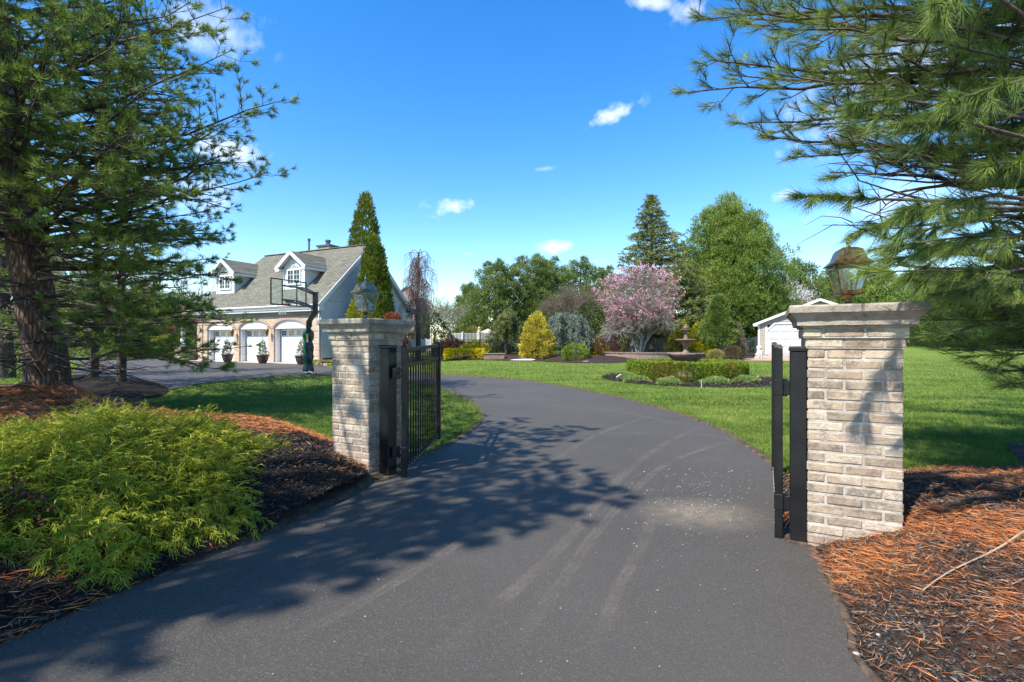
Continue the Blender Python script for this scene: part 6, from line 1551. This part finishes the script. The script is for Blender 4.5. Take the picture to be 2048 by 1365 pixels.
rg = random.Random(131)
pine_tree('pine_tree', (-10.8, 6.4), 12.5, (.2, .1), .24, 'pine whose boughs fill the top left corner, its trunk outside the frame', M['pine_near'], [], 3.4, 12.0, .5, lambda f: 4.4*(1-f)**.6+.5, rg, 24, .12, .0055, .27, 1.1, 'pines along the left side', 'bark2', (), 4, .22, 6, 1.2)
# ------------------------------------------------------------------ the long needled pine at the right
rg = random.Random(61)
def limb_to(px, py, Y, z0=None, L2=.7): return (tip(px, py, Y), (PZ(py, Y) if z0 is None else z0), L2)
rp = [limb_to(1395, 40, 5.4, 4.6, .8), limb_to(1375, 185, 5.6, 4.2, .8), limb_to(1420, 120, 5.0, 4.0, .7), limb_to(1480, 20, 4.6, 4.4, .7), limb_to(1500, 245, 5.2, 3.5, .7), limb_to(1560, 150, 4.6, 3.7, .7),
      limb_to(1575, 315, 5.0, 3.2, .6), limb_to(1600, 60, 4.2, 4.2, .7), limb_to(1640, 200, 4.2, 3.6, .6), limb_to(1700, 110, 3.8, 3.6, .6), limb_to(1720, 275, 4.0, 3.1, .6),
      limb_to(1800, 40, 3.6, 3.8, .6), limb_to(1850, 190, 3.6, 3.2, .6), limb_to(1900, 90, 3.4, 3.4, .6), limb_to(1660, 345, 4.6, 2.9, .5), limb_to(1880, 330, 3.6, 2.7, .5), limb_to(1960, 250, 3.2, 2.8, .5),
      limb_to(1830, 480, 3.9, 2.5, .5), limb_to(1930, 430, 3.3, 2.4, .5), limb_to(1990, 520, 3.6, 2.0, .5), limb_to(1850, 600, 4.3, 1.9, .6), limb_to(1930, 655, 4.1, 1.6, .6), limb_to(1895, 700, 4.4, 1.5, .45), limb_to(1960, 740, 4.2, 1.2, .5), limb_to(2020, 600, 3.6, 1.7, .6), limb_to(1800, 530, 4.4, 2.4, .6), limb_to(1840, 640, 4.6, 1.9, .6), limb_to(1900, 560, 4.0, 2.1, .6), limb_to(1960, 620, 4.3, 1.8, .6), limb_to(2000, 700, 4.2, 1.4, .6), limb_to(1870, 690, 4.8, 1.6, .6), limb_to(1940, 500, 4.4, 2.4, .6), limb_to(2010, 770, 4.0, 1.1, .5), limb_to(1460, 150, 5.3, 3.9, .8), limb_to(1520, 330-60, 5.3, 3.4, .7), limb_to(1680, 30, 4.8, 4.6, .8), limb_to(1750, 230, 4.6, 3.6, .7),
      limb_to(1540, 60, 5.8, 4.8, .8), limb_to(1620, 250, 5.6, 3.9, .7), limb_to(1760, 160, 5.0, 4.2, .7), limb_to(1780, 330, 4.8, 3.2, .6), limb_to(1900, 20, 4.2, 4.6, .7), limb_to(2000, 140, 4.0, 3.9, .6)]
for _ in range(18):
    gx_, gy_ = G(rg.uniform(1815, 2060), rg.uniform(868, 1000)); h = rg.uniform(5.0, 6.4); qx, qy = gx_+SH[0]*.81*h, gy_+SH[1]*.81*h
    while h < CAMZ+.72*qy+.55: h += .2; qx, qy = gx_+SH[0]*.81*h, gy_+SH[1]*.81*h
    rp.append(((qx, qy, h), h-rg.uniform(0, 1), .7))
rp += [((rg.uniform(2.2, 5.0), rg.uniform(3.2, 5.2), rg.uniform(5.4, 7.0)), rg.uniform(5, 6.5), .8) for _ in range(14)]
dead = []
for i in range(26):
    Y = rg.uniform(3.4, 5.0); px = rg.uniform(1620, 1950); py = rg.uniform(180, 470); s = Vector((5.0, 4.6, PZ(py, Y)+rg.uniform(-.2, .5))); dead.append((s+Vector((rg.uniform(-1, .4), 0, 0)), Vector(tip(px, py, Y))))
t, T = pine_tree('pine_tree', (6.3, 4.7), 12.5, (.1, .2), .30, 'pine reaching in from the right edge over the right pillar', M['pine_right'], rp, 4.2, 11.5, .7, lambda f: 4.0*(1-f)**.6+.8, rg, 38, .135, .0019, .17, .62, None, 'bark', dead, 5, .17, 4, .62, along=.16)
# the few closest sprays, hanging between camera and lantern
W = MB(); Pn = []; An = []
near = [((1590, 392), (1740, 398), 2.5), ((1745, 500), (1990, 470), 2.3), ((1725, 545), (2000, 545), 2.55), ((1765, 520), (1960, 500), 2.7), ((1810, 560), (2010, 575), 2.9), ((1860, 500), (2060, 470), 2.6), ((1790, 475), (1950, 440), 3.1), ((1800, 425), (1990, 390), 2.2), ((1890, 210), (2048, 160), 2.1), ((1785, 250), (1935, 245), 2.3), ((1700, 210), (1800, 200), 2.7), ((1870, 12), (1960, -30), 2.2), ((1870, 590), (2060, 560), 2.8), ((1700, 470), (1830, 430), 2.9), ((1955, 330), (2080, 330), 2.2), ((1780, 440), (1900, 415), 2.6)]
for (a, c, Y) in near:
    p = Vector(tip(a[0], a[1], Y)); q = Vector(tip(c[0], c[1], Y+.15)); e = Vector((5.6, 4.4, q.z+.3))
    pts = [p, p.lerp(q, .5)+Vector((0, 0, .01)), q, q.lerp(e, .4)+Vector((0, 0, .05)), e]; W.tube(pts, [.003, .0045, .007, .014, .028], 6, False)
    d = (p-q).normalized()
    for j in range(7):
        s = q.lerp(p, j/6); Pn.append(tuple(s)); An.append(tuple((d+Vector((0, 0, -.08))).normalized()))
    for j in range(9):
        s = q.lerp(p, rg.uniform(.0, .85)); dd = (d+Vector((rg.uniform(-.6, .6), rg.uniform(-.6, .6), rg.uniform(-.7, .3)))).normalized(); f = s+dd*rg.uniform(.06, .14); W.tube([s, f], [.0035, .002], 4, False); Pn.append(tuple(f)); An.append(tuple(dd))
W.build('near_branches', M['branch'], t, True, True)
Lv = Leaves(); Lv.tufts(Pn, An, 95, .12, .0013, .50, .07, droop=.4); Lv.build('near_needles', M['pine_right'], t)

# ------------------------------------------------------------------ the tree behind and left of the camera that shades the driveway
rg = random.Random(91); SX, SY_ = SH[0]/math.hypot(*SH), SH[1]/math.hypot(*SH); tl = 1/math.tan(SUN_EL)
tg = [(180, 1262), (330, 1235), (430, 1225), (520, 1190), (600, 1165), (680, 1140), (760, 1118), (840, 1085), (900, 1065), (960, 1045), (1040, 1035), (1100, 1020), (1180, 1000), (1255, 985), (1200, 960), (1120, 945), (1080, 960), (1020, 985), (960, 1000),
      (900, 1010), (820, 1040), (740, 1060), (680, 1070), (620, 1100), (560, 1130), (480, 1160), (400, 1180), (1060, 905), (1120, 925), (980, 900), (1000, 940), (930, 960), (860, 980), (790, 1000), (700, 1030), (1150, 855), (1090, 862), (1040, 842), (980, 850), (930, 862), (880, 885),
      (1000, 870), (940, 905), (760, 985), (1130, 875), (1180, 975), (1080, 1000), (1000, 1020), (920, 1035), (860, 1010), (950, 925), (1040, 925), (300, 1215), (240, 1240), (60, 1290), (110, 1300), (20, 1320), (900, 800), (930, 820), (880, 820), (920, 840), (940, 830), (900, 860)]
lim = []
for (px, py) in tg:
    gx_, gy_ = G(px, py); h = rg.uniform(5.2, 6.6)
    for _ in range(30):
        qx, qy = gx_+SX*tl*h, gy_+SY_*tl*h
        if h > CAMZ+.72*max(qy, 0)+.75 or qx < -1.3*qy: break
        h += .2
    lim.append(((qx, qy, h), h-rg.uniform(.2, 1.4), .55))
pine_tree('pine_tree', (-7.2, -1.7), 8.6, (.2, 0), .20, 'pine beside the camera whose shadow lies across the driveway', M['pine_near'], lim, 99, 12.5, 1.1, lambda f: 1.8, rg, 30, .15, .009, .22, .55, None, 'bark2', (), 4, .2, 4, 1.0, spec_start=.78)
